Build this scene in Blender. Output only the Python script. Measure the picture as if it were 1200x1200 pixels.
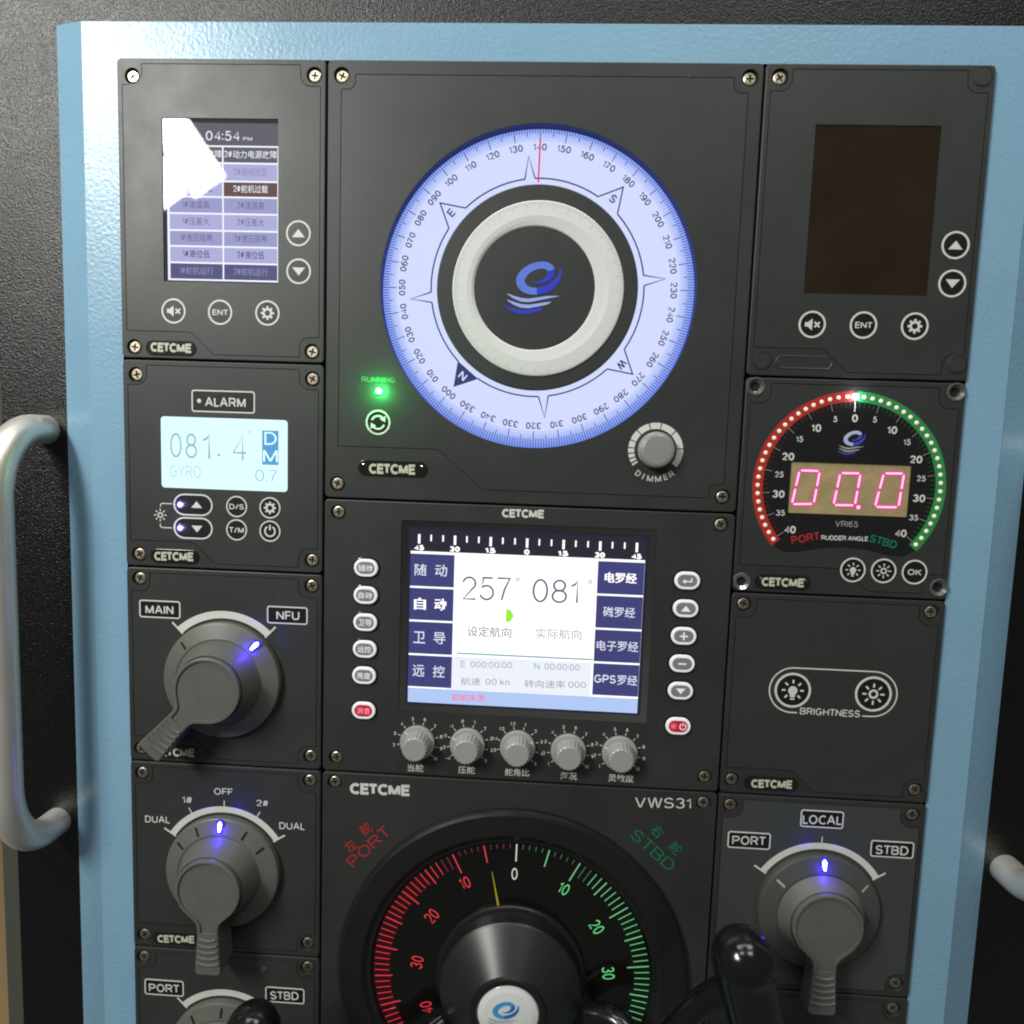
import bpy, math, random
from mathutils import Vector, Matrix
from mathutils.geometry import tessellate_polygon
random.seed(7)
S = 0.001                      # the panel is laid out in millimetres: u right, v down, h out of the panel
ZTOP = 1.60                    # height of the instrument panel's top edge above the floor
def W(u, v, h=0.0): return Vector((u*S, -h*S, ZTOP - v*S))
for o in list(bpy.data.objects): bpy.data.objects.remove(o)
scene = bpy.context.scene
COL = scene.collection
# ------------------------------------------------------------------ camera
cam = bpy.data.objects.new('camera', bpy.data.cameras.new('camera')); COL.objects.link(cam)
cam.data.sensor_width = 36.0; cam.data.lens = 24.0; cam.data.clip_start = 0.02; cam.data.clip_end = 100
RT = Vector((0.99826447, 0.04844755, 0.03347963)); DN = Vector((0.03783015, -0.09186206, -0.99505288)); FW = Vector((-0.04513237, 0.99459248, -0.09353541))
M = Matrix((( RT.x, -DN.x, -FW.x), (RT.y, -DN.y, -FW.y), (RT.z, -DN.z, -FW.z))).to_4x4()
M.translation = W(298.466, 252.820, 471.778)
cam.matrix_world = M
scene.camera = cam
cam.data.dof.use_dof = True; cam.data.dof.focus_distance = 0.49; cam.data.dof.aperture_fstop = 4.0
scene.render.resolution_x = scene.render.resolution_y = 1024
# ------------------------------------------------------------------ world and lamps (an indoor photograph: no sky, no sun)
world = bpy.data.worlds.new('World'); scene.world = world; world.use_nodes = True
bg = world.node_tree.nodes['Background']; bg.inputs['Color'].default_value = (0.93, 1.0, 0.96, 1); bg.inputs['Strength'].default_value = 0.10
scene.view_settings.view_transform = 'Standard'; scene.view_settings.look = 'None'
scene.view_settings.exposure = 0.0; scene.view_settings.gamma = 1.0
scene.render.engine = 'CYCLES'; scene.cycles.pixel_filter_type = 'BLACKMAN_HARRIS'; scene.cycles.filter_width = 2.0
def area_lamp(name, loc, target, sx, sy, power, colour=(0.99, 1.0, 0.955), axis=None):
    L = bpy.data.lights.new(name, 'AREA'); L.shape = 'RECTANGLE'; L.size = sx; L.size_y = sy; L.energy = power; L.color = colour
    o = bpy.data.objects.new(name, L); COL.objects.link(o)
    z = (loc - target).normalized()
    x = (axis - z*axis.dot(z)).normalized(); y = z.cross(x)
    m = Matrix(((x.x, y.x, z.x), (x.y, y.y, z.y), (x.z, y.z, z.z))).to_4x4(); m.translation = loc
    o.matrix_world = m
    return o
# twin fluorescent tubes up to the left behind the photographer (they are what shines in the lit screen's glass)
LAMPH = 1500.0
def mirror_pt(u, v):           # where the sight line through the glass at (u, v) meets the lamps' height after the mirror bounce
    k = (LAMPH + 471.778)/471.778
    return W(298.466 + (u-298.466)*k, 252.820 + (v-252.820)*k, LAMPH)
def tube_lamp(end, back, width, power):
    a = mirror_pt(*end); b = mirror_pt(*back)
    mid = (a+b)/2
    return area_lamp('ceiling_tube_lamp', mid, mid + Vector((0, 1, 0)), width, (a-b).length, power, axis=Vector((0, 1, 0)).cross((a-b).normalized()))
A1 = tube_lamp((64.2, 83.2), (-89.4, -135.8), 0.106, 30)
A2 = tube_lamp((37.9, 93.7), (-115.6, -126.6), 0.100, 28)
A3 = tube_lamp((-34.2, 93.8), (-156.5, -102.1), 0.30, 13); A3.data.color = (1.0, 1.0, 0.86)
area_lamp('ceiling_tube_lamp', W(330, -1500, 420), W(330, 500, 0), 2.0, 0.12, 6, axis=Vector((1, 0, 0)))  # overhead tube lamp added to put a streak on the yoke arm
for lu, lh, pw in ((-320, 650, 4), (-320, 1500, 5), (980, 650, 5), (980, 1500, 8)):
    area_lamp('ceiling_panel_lamp', W(lu, -1550, lh), W(300, 300, 0), .62, .34, pw, axis=Vector((1, 0, 0)))

# ------------------------------------------------------------------ materials
MATS = {}
def mat(name, col, rough=0.5, metal=0.0, emit=None, es=1.0, bump=0.0, bscale=400.0, bdist=0.0004, spec=0.5, vary=0.0, vscale=30.0, coat=0.0, cvary=0.0, cscale=9.0, dust=0.0):
    m = bpy.data.materials.new(name); m.use_nodes = True
    nt = m.node_tree; p = nt.nodes['Principled BSDF']
    p.inputs['Base Color'].default_value = (*col, 1); p.inputs['Roughness'].default_value = rough; p.inputs['Metallic'].default_value = metal
    p.inputs['Specular IOR Level'].default_value = spec
    p.inputs['Coat Weight'].default_value = coat; p.inputs['Coat Roughness'].default_value = 0.06
    if emit:
        p.inputs['Emission Color'].default_value = (*emit, 1); p.inputs['Emission Strength'].default_value = es
    if bump or vary or cvary:
        tc = nt.nodes.new('ShaderNodeTexCoord')
        if bump:
            n = nt.nodes.new('ShaderNodeTexNoise'); n.inputs['Scale'].default_value = bscale; n.inputs['Detail'].default_value = 3
            b = nt.nodes.new('ShaderNodeBump'); b.inputs['Strength'].default_value = bump; b.inputs['Distance'].default_value = bdist
            nt.links.new(tc.outputs['Object'], n.inputs['Vector']); nt.links.new(n.outputs['Fac'], b.inputs['Height']); nt.links.new(b.outputs['Normal'], p.inputs['Normal'])
        if vary:
            n2 = nt.nodes.new('ShaderNodeTexNoise'); n2.inputs['Scale'].default_value = vscale; n2.inputs['Detail'].default_value = 6; n2.inputs['Roughness'].default_value = 0.65
            r = nt.nodes.new('ShaderNodeMapRange'); r.inputs['From Min'].default_value = 0.3; r.inputs['From Max'].default_value = 0.7
            r.inputs['To Min'].default_value = max(0.02, rough - vary); r.inputs['To Max'].default_value = rough + vary
            nt.links.new(tc.outputs['Object'], n2.inputs['Vector']); nt.links.new(n2.outputs['Fac'], r.inputs['Value']); nt.links.new(r.outputs['Result'], p.inputs['Roughness'])
        if cvary:                      # smudges and dust: the surface's own uneven colour
            n3 = nt.nodes.new('ShaderNodeTexNoise'); n3.inputs['Scale'].default_value = cscale; n3.inputs['Detail'].default_value = 8; n3.inputs['Roughness'].default_value = 0.7
            mx = nt.nodes.new('ShaderNodeMix'); mx.data_type = 'RGBA'
            mx.inputs[6].default_value = (*[c*(1-cvary*2.2) for c in col], 1); mx.inputs[7].default_value = (*[min(1, c*(1+cvary*2.2)+cvary*.004) for c in col], 1)
            nt.links.new(tc.outputs['Object'], n3.inputs['Vector']); nt.links.new(n3.outputs['Fac'], mx.inputs[0]); nt.links.new(mx.outputs[2], p.inputs['Base Color'])
            if dust:                   # sparse specks of lint and tiny chips
                vo = nt.nodes.new('ShaderNodeTexVoronoi'); vo.inputs['Scale'].default_value = 95; vo.inputs['Randomness'].default_value = 1
                a = nt.nodes.new('ShaderNodeMath'); a.operation = 'LESS_THAN'; a.inputs[1].default_value = 0.035
                sp = nt.nodes.new('ShaderNodeSeparateColor'); g = nt.nodes.new('ShaderNodeMath'); g.operation = 'GREATER_THAN'; g.inputs[1].default_value = 0.72
                t = nt.nodes.new('ShaderNodeMath'); t.operation = 'MULTIPLY'; m2 = nt.nodes.new('ShaderNodeMix'); m2.data_type = 'RGBA'; m2.inputs[7].default_value = (dust, dust, dust*.95, 1)
                nt.links.new(tc.outputs['Object'], vo.inputs['Vector']); nt.links.new(vo.outputs['Distance'], a.inputs[0]); nt.links.new(vo.outputs['Color'], sp.inputs['Color'])
                nt.links.new(sp.outputs['Red'], g.inputs[0]); nt.links.new(a.outputs[0], t.inputs[0]); nt.links.new(g.outputs[0], t.inputs[1])
                nt.links.new(t.outputs[0], m2.inputs[0]); nt.links.new(mx.outputs[2], m2.inputs[6]); nt.links.new(m2.outputs[2], p.inputs['Base Color'])
    MATS[name] = m
    return m
PLATE = mat('moulded_black_plastic', (0.025, 0.0255, 0.0245), 0.48, bump=0.25, bscale=2600, bdist=0.0001, vary=0.06, vscale=14, cvary=.22, cscale=16, dust=.13)
OVER  = mat('charcoal_overlay_film', (0.028, 0.0298, 0.0285), 0.45, bump=0.15, bscale=3200, bdist=0.0001, vary=0.07, vscale=11, cvary=.16, cscale=18, dust=.11)
GAP   = mat('dark_groove', (0.006, 0.006, 0.006), 0.7)
BLUE  = mat('hammered_blue_paint', (0.205, 0.365, 0.500), 0.31, bump=0.45, bscale=380, bdist=0.0006, vary=0.05, cvary=.06)
BLACK = mat('textured_black_powder_coat', (0.002, 0.002, 0.0018), 0.30, bump=0.95, bscale=880, bdist=0.00055, spec=0.46, vary=0.04)
EDGE  = mat('lit_edge_grey', (0.055, 0.058, 0.046), 0.5, bump=0.3, bscale=500)  # chamfer catching light from the left: that light is in the grey tone
ALU   = mat('brushed_aluminium', (0.82, 0.78, 0.71), 0.40, 0.70, bump=0.1, bscale=900, vary=0.05)
SCREW = mat('zinc_screw_metal', (0.62, 0.55, 0.40), 0.34, 1.0, bump=0.4, bscale=900, bdist=0.0002, vary=0.1, vscale=200)
RUST  = mat('rusty_screw_metal', (0.44, 0.37, 0.29), 0.45, 1.0, bump=0.5, bscale=900, bdist=0.0002, vary=0.1, vscale=200)
CHROME= mat('chrome_sleeve', (0.7, 0.7, 0.7), 0.16, 1.0)
HOLE  = mat('dark_hole', (0.004, 0.004, 0.004), 0.6)
WHITE = mat('white_print', (0.62, 0.62, 0.58), 0.5)
DIMW  = mat('faint_white_print', (0.33, 0.33, 0.31), 0.5)
INK   = mat('black_print', (0.008, 0.008, 0.008), 0.38)
CREAM = mat('cream_raised_letter', (0.52, 0.51, 0.40), 0.4)
TAG   = mat('black_gloss_tag', (0.010, 0.010, 0.008), 0.22, bump=0.1, bscale=300)
REDP  = mat('red_print', (0.42, 0.02, 0.02), 0.5)
GRNP  = mat('green_print', (0.0, 0.17, 0.085), 0.5)
KNOB  = mat('grey_knob_plastic', (0.108, 0.107, 0.095), 0.42, bump=0.3, bscale=2200, bdist=0.0001, vary=0.06, cvary=.10, cscale=40, dust=.2)
KNOBD = mat('dark_grey_knob_ring', (0.062, 0.064, 0.060), 0.4, bump=0.3, bscale=2200, bdist=0.0001, vary=0.05)
KNOBL = mat('light_grey_small_knob', (0.30, 0.30, 0.285), 0.36, vary=0.06, vscale=60)
DIMK  = mat('pale_gloss_knob', (0.36, 0.36, 0.34), 0.2, 0.35, vary=0.08, vscale=90)
GLOSS = mat('gloss_black_plastic', (0.006, 0.006, 0.006), 0.17, vary=0.04, vscale=60)
SATIN = mat('satin_black_plastic', (0.011, 0.011, 0.010), 0.30, vary=0.05)
RINGB = mat('matt_black_ring', (0.009, 0.009, 0.009), 0.34, bump=0.25, bscale=1500, bdist=0.0001, vary=0.05)
HUBM  = mat('turned_black_metal', (0.022, 0.022, 0.022), 0.33, 0.25, bump=0.15, bscale=1400, bdist=0.0001)
OFFGL = mat('dark_unlit_glass', (0.020, 0.013, 0.008), 0.07, spec=0.35, cvary=.30, cscale=22)
DIALG = mat('dark_dial_glass', (0.006, 0.0055, 0.005), 0.09, spec=0.4)
PEARL = mat('white_acrylic', (0.66, 0.665, 0.65), 0.2, vary=0.08)
TAN   = mat('amber_filter_film', (0.34, 0.25, 0.13), 0.35, emit=(0.5, 0.38, 0.2), es=0.05, bump=0.6, bscale=60, bdist=0.002, cvary=.22, cscale=70)
RUBR  = mat('red_rubber_key', (0.62, 0.015, 0.05), 0.35)
RUBG  = mat('grey_rubber_key', (0.21, 0.215, 0.215), 0.45)
RUBW  = mat('white_key_ring', (0.80, 0.80, 0.80), 0.35, emit=(0.9, 0.95, 1.0), es=0.16)
def lit(name, col, s=1.0, rough=0.012, spec=0.5, base=0.02):
    return mat(name, (base, base, base), rough, emit=col, es=s, spec=spec)
def lin(r, g, b):
    f = lambda c: (c/255/12.92) if c <= 10 else ((c/255+0.055)/1.055)**2.4
    return (f(r), f(g), f(b))

# ------------------------------------------------------------------ mesh builder (everything in panel millimetres)
TEXT = {}
def _arc(cx, cy, rx, ry, a0, a1, n=14): return [(cx+rx*math.cos(math.radians(a0+(a1-a0)*i/n)), cy+ry*math.sin(math.radians(a0+(a1-a0)*i/n))) for i in range(n+1)]
_O = _arc(.36, .5, .36, .5, 90, 450, 28)
STROKES = {    # a plain single-weight alphabet: advance width, then the strokes of each letter (cap height 1)
 'A': (.72, [[(0, 0), (.33, 1), (.39, 1), (.72, 0)], [(.14, .34), (.58, .34)]]),
 'B': (.64, [[(0, 0), (0, 1), (.36, 1)] + _arc(.36, .76, .24, .24, 90, -90, 10) + [(0, .52)], [(.36, .52)] + _arc(.37, .26, .27, .26, 90, -90, 10) + [(0, 0)]]),
 'C': (.70, [_arc(.38, .5, .38, .5, 48, 312, 22)]),
 'D': (.68, [[(0, 0), (0, 1), (.28, 1)] + _arc(.28, .5, .40, .5, 90, -90, 16) + [(0, 0)]]),
 'E': (.58, [[(.58, 1), (0, 1), (0, 0), (.58, 0)], [(0, .52), (.52, .52)]]),
 'F': (.54, [[(.54, 1), (0, 1), (0, 0)], [(0, .5), (.47, .5)]]),
 'G': (.74, [_arc(.38, .5, .38, .5, 48, 335, 24) + [(.74, .46), (.42, .46)]]),
 'H': (.66, [[(0, 0), (0, 1)], [(.66, 0), (.66, 1)], [(0, .52), (.66, .52)]]),
 'I': (.0, [[(0, 0), (0, 1)]]),
 'K': (.64, [[(0, 0), (0, 1)], [(.60, 1), (0, .36)], [(.2, .57), (.64, 0)]]),
 'L': (.46, [[(0, 1), (0, 0), (.46, 0)]]),
 'M': (.78, [[(0, 0), (0, 1)], [(.78, 1), (.78, 0)], [(.02, 1), (.39, .04)], [(.76, 1), (.39, .04)]]),
 'N': (.66, [[(0, 0), (0, 1)], [(.66, 0), (.66, 1)], [(.01, 1), (.65, 0)]]),
 'O': (.76, [_arc(.38, .5, .38, .5, 90, 450, 30)]),
 'P': (.62, [[(0, 0), (0, 1), (.36, 1)] + _arc(.36, .73, .26, .27, 90, -90, 12) + [(0, .46)]]),
 'R': (.66, [[(0, 0), (0, 1), (.38, 1)] + _arc(.38, .74, .25, .26, 90, -90, 12) + [(0, .48)], [(.34, .48), (.46, .34), (.66, 0)]]),
 'S': (.62, [_arc(.31, .745, .28, .255, 20, 262, 16) + _arc(.31, .255, .31, .255, 82, -160, 16)]),
 'T': (.64, [[(0, 1), (.64, 1)], [(.32, 1), (.32, 0)]]),
 'U': (.66, [[(0, 1), (0, .33)] + _arc(.33, .33, .33, .33, 180, 360, 14) + [(.66, 1)]]),
 'V': (.68, [[(0, 1), (.31, 0), (.37, 0), (.68, 1)]]),
 'W': (.96, [[(0, 1), (.22, 0), (.26, 0), (.46, 1), (.50, 1), (.70, 0), (.74, 0), (.96, 1)]]),
 'Y': (.68, [[(0, 1), (.34, .46), (.68, 1)], [(.34, .46), (.34, 0)]]),
 '0': (.54, [_arc(.27, .5, .27, .5, 90, 450, 28)]),
 '1': (.54, [[(.10, .76), (.25, .84), (.34, 1), (.34, 0)]]),
 '2': (.54, [_arc(.27, .72, .26, .28, 168, -28, 14) + [(.02, 0), (.54, 0)]]),
 '3': (.54, [_arc(.26, .76, .24, .24, 160, -90, 14), _arc(.26, .26, .28, .26, 90, -162, 16)]),
 '4': (.56, [[(.42, 0), (.42, 1), (0, .30), (.56, .30)]]),
 '5': (.54, [[(.50, 1), (.11, 1), (.05, .50)] + _arc(.25, .32, .28, .32, 128, -160, 18)]),
 '6': (.54, [_arc(.27, .31, .26, .31, 90, 450, 22), _arc(.33, .5, .33, .5, 58, 190, 12)]),
 '7': (.52, [[(0, 1), (.52, 1), (.30, .5), (.18, 0)]]),
 '8': (.54, [_arc(.27, .76, .22, .24, 90, 450, 20), _arc(.27, .27, .27, .27, 90, 450, 22)]),
 '9': (.54, [_arc(.27, .69, .26, .31, 90, 450, 22), _arc(.21, .5, .33, .5, 238, 370, 12)]),
 '/': (.36, [[(0, 0), (.36, 1)]]), '-': (.32, [[(0, .42), (.32, .42)]]), '.': (.0, [[(0, 0), (0, .1)]]), ':': (.0, [[(0, .05), (0, .22)], [(0, .6), (0, .77)]]),
 '#': (.56, [[(.12, 0), (.24, 1)], [(.34, 0), (.46, 1)], [(0, .34), (.54, .34)], [(.04, .66), (.58, .66)]]),
 'k': (.44, [[(0, 0), (0, 1)], [(.40, .66), (0, .26)], [(.14, .4), (.44, 0)]]),
 'n': (.42, [[(0, 0), (0, .68)], [(0, .42)] + _arc(.21, .45, .21, .25, 170, 0, 10) + [(.42, 0)]]), ' ': (.22, []),
}
def stroke_ribbon(pts, w):
    n = len(pts); closed = n > 3 and (Vector(pts[0])-Vector(pts[-1])).length < 1e-4
    if closed: pts = pts[:-1]; n -= 1
    L = []; R_ = []
    for i in range(n):
        a = Vector(pts[i-1] if (i > 0 or closed) else pts[i]); b = Vector(pts[i]); c = Vector(pts[(i+1) % n] if (i < n-1 or closed) else pts[i])
        e1 = b-a; e2 = c-b
        if e1.length < 1e-7: e1 = e2
        if e2.length < 1e-7: e2 = e1
        e1 = e1.normalized(); e2 = e2.normalized(); n1 = Vector((-e1.y, e1.x)); n2 = Vector((-e2.y, e2.x)); k = (n1+n2)/max(.8, 1+n1.dot(n2))
        ext = Vector((0, 0))
        if not closed and i == 0: ext = -e2*w*.0
        L.append(b + k*w/2 + ext); R_.append(b - k*w/2 + ext)
    vs = [tuple(p) for p in L] + [tuple(p) for p in R_]
    return vs, [(i, n+i, n+(i+1) % n, (i+1) % n) for i in range(n if closed else n-1)]
def font_char(ch, bold):
    c = bpy.data.curves.new('lettering', 'FONT'); c.body = ch; c.size = 1; c.offset = min(.010, max(0, bold)); c.resolution_u = 3
    o = bpy.data.objects.new('lettering', c); COL.objects.link(o)
    dg = bpy.context.evaluated_depsgraph_get(); dg.update()
    me = bpy.data.meshes.new_from_object(o.evaluated_get(dg))
    vs = [(v.co.x*1.3, v.co.y*1.3 - .02) for v in me.vertices]; fs = [tuple(p.vertices) for p in me.polygons]
    bpy.data.objects.remove(o); bpy.data.curves.remove(c); bpy.data.meshes.remove(me)
    return vs, fs
def glyphs(s, bold=0.0):
    """(x, y, lift) points and faces of a line of lettering"""
    k = (s, bold)
    if k not in TEXT:
        wt = max(.04, .125 + bold*4.2); x = 0; V = []; F = []
        for ch in s:
            if ch in STROKES:
                adv, st = STROKES[ch]; gv = []; gf = []
                for j, q in enumerate(st):
                    vs, fs = stroke_ribbon([(px_, wt/2 + py*(1-wt)) for px_, py in q], wt)
                    o = len(gv); gv += [(a, b, j*.012) for a, b in vs]; gf += [tuple(o+i for i in f) for f in fs]
                if not gv: x += .3; continue
                gx = min(v[0] for v in gv); o = len(V); V += [(a-gx+x, b, z) for a, b, z in gv]; F += [tuple(o+i for i in f) for f in gf]
                x += max(v[0] for v in gv) - gx + max(.06, .14 - max(0, bold)*2.4)
            else:
                vs, fs = font_char(ch, bold); o = len(V); V += [(a+x, b, 0) for a, b in vs]; F += [tuple(o+i for i in f) for f in fs]
                for dx in ((.035, .07) if bold > .02 else ()):
                    o = len(V); V += [(a+x+dx, b, dx*.3) for a, b in vs]; F += [tuple(o+i for i in f) for f in fs]
                x += 1.3
        xs = [v[0] for v in V]; ys = [v[1] for v in V]
        TEXT[k] = (V, F, min(xs), max(xs), min(ys), max(ys))
    return TEXT[k]
def area2(l): return sum(l[i-1][0]*l[i][1] - l[i][0]*l[i-1][1] for i in range(len(l)))
def ccw(l): return list(l) if area2(l) < 0 else list(reversed(l))       # v points down, so negative area is counter-clockwise to the eye
def inset(l, d):
    l = ccw(l); n = len(l); out = []
    for i in range(n):
        a, b, c = l[i-1], l[i], l[(i+1) % n]
        e1 = Vector((b[0]-a[0], b[1]-a[1])); e2 = Vector((c[0]-b[0], c[1]-b[1]))
        if e1.length < 1e-9: e1 = e2
        if e2.length < 1e-9: e2 = e1
        e1.normalize(); e2.normalize()
        n1 = Vector((e1.y, -e1.x)); n2 = Vector((e2.y, -e2.x)); m = n1 + n2
        m = m / max(0.35, (1 + n1.dot(n2)))
        out.append((b[0] + m.x*d, b[1] + m.y*d))
    return out
def fillet(pts, n=5):           # pts: (u, v) or (u, v, radius)
    out = []; N = len(pts)
    for i in range(N):
        p = pts[i]; r = p[2] if len(p) > 2 else 0
        if r <= 0: out.append((p[0], p[1])); continue
        b = Vector(p[:2]); a = Vector(pts[i-1][:2]); c = Vector(pts[(i+1) % N][:2])
        d1 = (a-b).normalized(); d2 = (c-b).normalized()
        ang = max(0.05, math.acos(max(-1, min(1, d1.dot(d2))))); t = min(r/math.tan(ang/2), (a-b).length*0.49, (c-b).length*0.49)
        r = t*math.tan(ang/2); mid = b + (d1+d2).normalized()*(r/math.sin(ang/2))
        s = b + d1*t - mid; e = b + d2*t - mid
        a0 = math.atan2(s.y, s.x); a1 = math.atan2(e.y, e.x); da = (a1-a0+math.pi) % (2*math.pi) - math.pi
        for k in range(n+1):
            q = a0 + da*k/n; out.append((mid.x + r*math.cos(q), mid.y + r*math.sin(q)))
    return out
def rrect(u0, v0, u1, v1, r=0): return fillet([(u0, v0, r), (u1, v0, r), (u1, v1, r), (u0, v1, r)]) if r else [(u0, v0), (u1, v0), (u1, v1), (u0, v1)]
def circ(c, r, n=48): return [(c[0]+r*math.cos(2*math.pi*i/n), c[1]+r*math.sin(2*math.pi*i/n)) for i in range(n)]
def pol(c, r, deg):             # degrees clockwise from up
    a = math.radians(deg); return (c[0]+r*math.sin(a), c[1]-r*math.cos(a))
def pill(c, w, h, n=10):
    r = h/2; pts = []
    for i in range(n+1): pts.append(pol((c[0]+w/2-r, c[1]), r, 180*i/n))
    for i in range(n+1): pts.append(pol((c[0]-w/2+r, c[1]), r, 180+180*i/n))
    return pts
def box4(a, b, c, d): return ((a[0]+d[0])/2, (a[1]+b[1])/2, (b[0]+c[0])/2, (c[1]+d[1])/2)
class MB:
    def __init__(s): s.v = []; s.f = []; s.m = []; s.s = []; s.mats = []
    def mi(s, m):
        if m not in s.mats: s.mats.append(m)
        return s.mats.index(m)
    def add(s, vs, fs, m, smooth=False):
        o = len(s.v); s.v += [tuple(p) for p in vs]; k = s.mi(m)
        for f in fs: s.f.append([o+i for i in f]); s.m.append(k); s.s.append(smooth)
    def sheet(s, loops, h, m):
        if isinstance(loops[0][0], (int, float)): loops = [loops]
        loops = [list(l) for l in loops]
        flat = [p for l in loops for p in l]
        if len(loops) == 1 and len(flat) <= 4: tr = [tuple(range(len(flat)))]
        else: tr = tessellate_polygon([[Vector((p[0], -p[1], 0)) for p in l] for l in loops])
        fs = []
        for t in tr:
            t = list(t)
            if area2([flat[i] for i in t]) > 0: t.reverse()
            fs.append(t)
        s.add([(p[0], p[1], h) for p in flat], fs, m)
    def strip(s, l0, h0, l1, h1, m, closed=True, smooth=True):
        n = len(l0); vs = [(p[0], p[1], h0) for p in l0] + [(p[0], p[1], h1) for p in l1]
        fs = [(i, (i+1) % n, n+(i+1) % n, n+i) for i in range(n if closed else n-1)]
        s.add(vs, fs, m, smooth)
    def prism(s, loop, h0, h1, m, bev=0.0, cap=True, top=None):
        l = ccw(loop)
        s.strip(l, h0, l, h1-bev, m)
        t = l
        if bev:
            for k in (1, 2):
                q = inset(l, bev*(1-math.cos(math.pi/4*k))); hq = h1-bev+bev*math.sin(math.pi/4*k); hp = h1-bev+bev*math.sin(math.pi/4*(k-1))
                s.strip(t, hp, q, hq, m); t = q
        if cap: s.sheet(t, h1, top or m)
        return t
    def ring(s, c, r0, r1, h, m, a0=0, a1=360, n=None):
        n = n or max(3, int(abs(a1-a0)/4)); A = [a0+(a1-a0)*i/n for i in range(n+1)]
        s.strip([pol(c, r1, a) for a in A], h, [pol(c, r0, a) for a in A], h, m, closed=False, smooth=False)
    def disc(s, c, r, h, m, n=40): s.sheet(circ(c, r, n), h, m)
    def lathe(s, c, prof, m, n=64, cap=True, h=0.0):
        for i in range(len(prof)-1):
            (r0, h0), (r1, h1) = prof[i], prof[i+1]
            s.strip(ccw(circ(c, r0, n)), h+h0, ccw(circ(c, r1, n)), h+h1, m)
        if cap: s.sheet(circ(c, prof[-1][0], n), h+prof[-1][1], m)
    def line(s, pts, w, h, m, closed=False):
        n = len(pts); L = []; R_ = []
        for i in range(n):
            a = pts[i-1] if (i > 0 or closed) else pts[i]; c = pts[(i+1) % n] if (i < n-1 or closed) else pts[i]; b = pts[i]
            e1 = Vector((b[0]-a[0], b[1]-a[1])); e2 = Vector((c[0]-b[0], c[1]-b[1]))
            if e1.length < 1e-9: e1 = e2
            if e2.length < 1e-9: e2 = e1
            e1.normalize(); e2.normalize(); n1 = Vector((-e1.y, e1.x)); n2 = Vector((-e2.y, e2.x))
            k = (n1+n2)/max(0.35, 1+n1.dot(n2)); ww = w[i] if isinstance(w, (list, tuple)) else w
            L.append((b[0]+k.x*ww/2, b[1]+k.y*ww/2)); R_.append((b[0]-k.x*ww/2, b[1]-k.y*ww/2))
        s.strip(L, h, R_, h, m, closed=closed, smooth=False)
    def bar(s, c, deg, r0, r1, w, h, m):       # a radial tick
        a = pol(c, r0, deg); b = pol(c, r1, deg); s.line([a, b], w, h, m)
    def tube(s, pts, r, m, n=16, caps=True):   # pts (u, v, h); r number or list
        P = [Vector(p) for p in pts]; N = len(P); rings = []; x = None
        for i in range(N):
            t = (P[min(i+1, N-1)] - P[max(i-1, 0)]).normalized()
            x = (x - t*x.dot(t)).normalized() if x else t.orthogonal().normalized()
            y = t.cross(x); rr = r[i] if isinstance(r, (list, tuple)) else r
            rings.append([P[i] + x*rr*math.cos(2*math.pi*k/n) + y*rr*math.sin(2*math.pi*k/n) for k in range(n)])
        vs = [p for q in rings for p in q]
        fs = [(i*n+k, (i+1)*n+k, (i+1)*n+(k+1) % n, i*n+(k+1) % n) for i in range(N-1) for k in range(n)]
        if caps: fs += [tuple(range(n)), tuple(range((N-1)*n, N*n))[::-1]]
        s.add(vs, fs, m, True)
    def text(s, t, p0, p1, cap, h, m, bold=0.0):    # fitted between the middle of its left and right ends
        vs, fs, x0, x1, y0, y1 = glyphs(t, bold)
        d = Vector((p1[0]-p0[0], p1[1]-p0[1])); w = d.length; e = d/w; f = Vector((-e.y, e.x))   # f points down the letters
        kx = w/(x1-x0); ky = cap/(y1-y0)
        out = [(p0[0] + e.x*(x-x0)*kx + f.x*((y0+y1)/2-y)*ky, p0[1] + e.y*(x-x0)*kx + f.y*((y0+y1)/2-y)*ky, h + z) for x, y, z in vs]
        s.add(out, [q if area2([out[i] for i in q]) < 0 else q[::-1] for q in fs], m)
    def ctext(s, t, c, cap, deg, h, m, bold=0.0, xs=1.0):   # centred, turned deg clockwise
        vs, fs, x0, x1, y0, y1 = glyphs(t, bold)
        w = cap/(y1-y0)*(x1-x0)*xs; a = math.radians(deg); e = (math.cos(a)*w/2, math.sin(a)*w/2)
        s.text(t, (c[0]-e[0], c[1]-e[1]), (c[0]+e[0], c[1]+e[1]), cap, h, m, bold)
    def box(s, u0, v0, u1, v1, h0, h1, m, bev=0.0): s.prism(rrect(u0, v0, u1, v1), h0, h1, m, bev)
    def build(s, name, parent=None, origin=None, label=None):
        if origin is None: origin = PORG[parent.name] if parent else (0, 0, 0)
        O = W(*origin); me = bpy.data.meshes.new(name)
        me.from_pydata([W(*p) - O for p in s.v], [], s.f)
        for m in s.mats: me.materials.append(m)
        me.polygons.foreach_set('material_index', s.m); me.polygons.foreach_set('use_smooth', s.s)
        me.set_sharp_from_angle(angle=math.radians(38)); me.update()
        o = bpy.data.objects.new(name, me); COL.objects.link(o)
        put(o, parent, origin)
        if label: o['label'] = label
        return o
PORG = {}
def put(o, parent, origin):
    PORG[o.name] = origin
    if parent:
        o.parent = parent; o.location = W(*origin) - W(*PORG[parent.name])
    else: o.location = W(*origin)
def thing(name, label, cat, origin, group=None):
    o = bpy.data.objects.new(name, None); o.empty_display_size = 0.02; COL.objects.link(o)
    o['label'] = label; o['category'] = cat
    if group: o['group'] = group
    put(o, None, origin)
    return o
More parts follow.
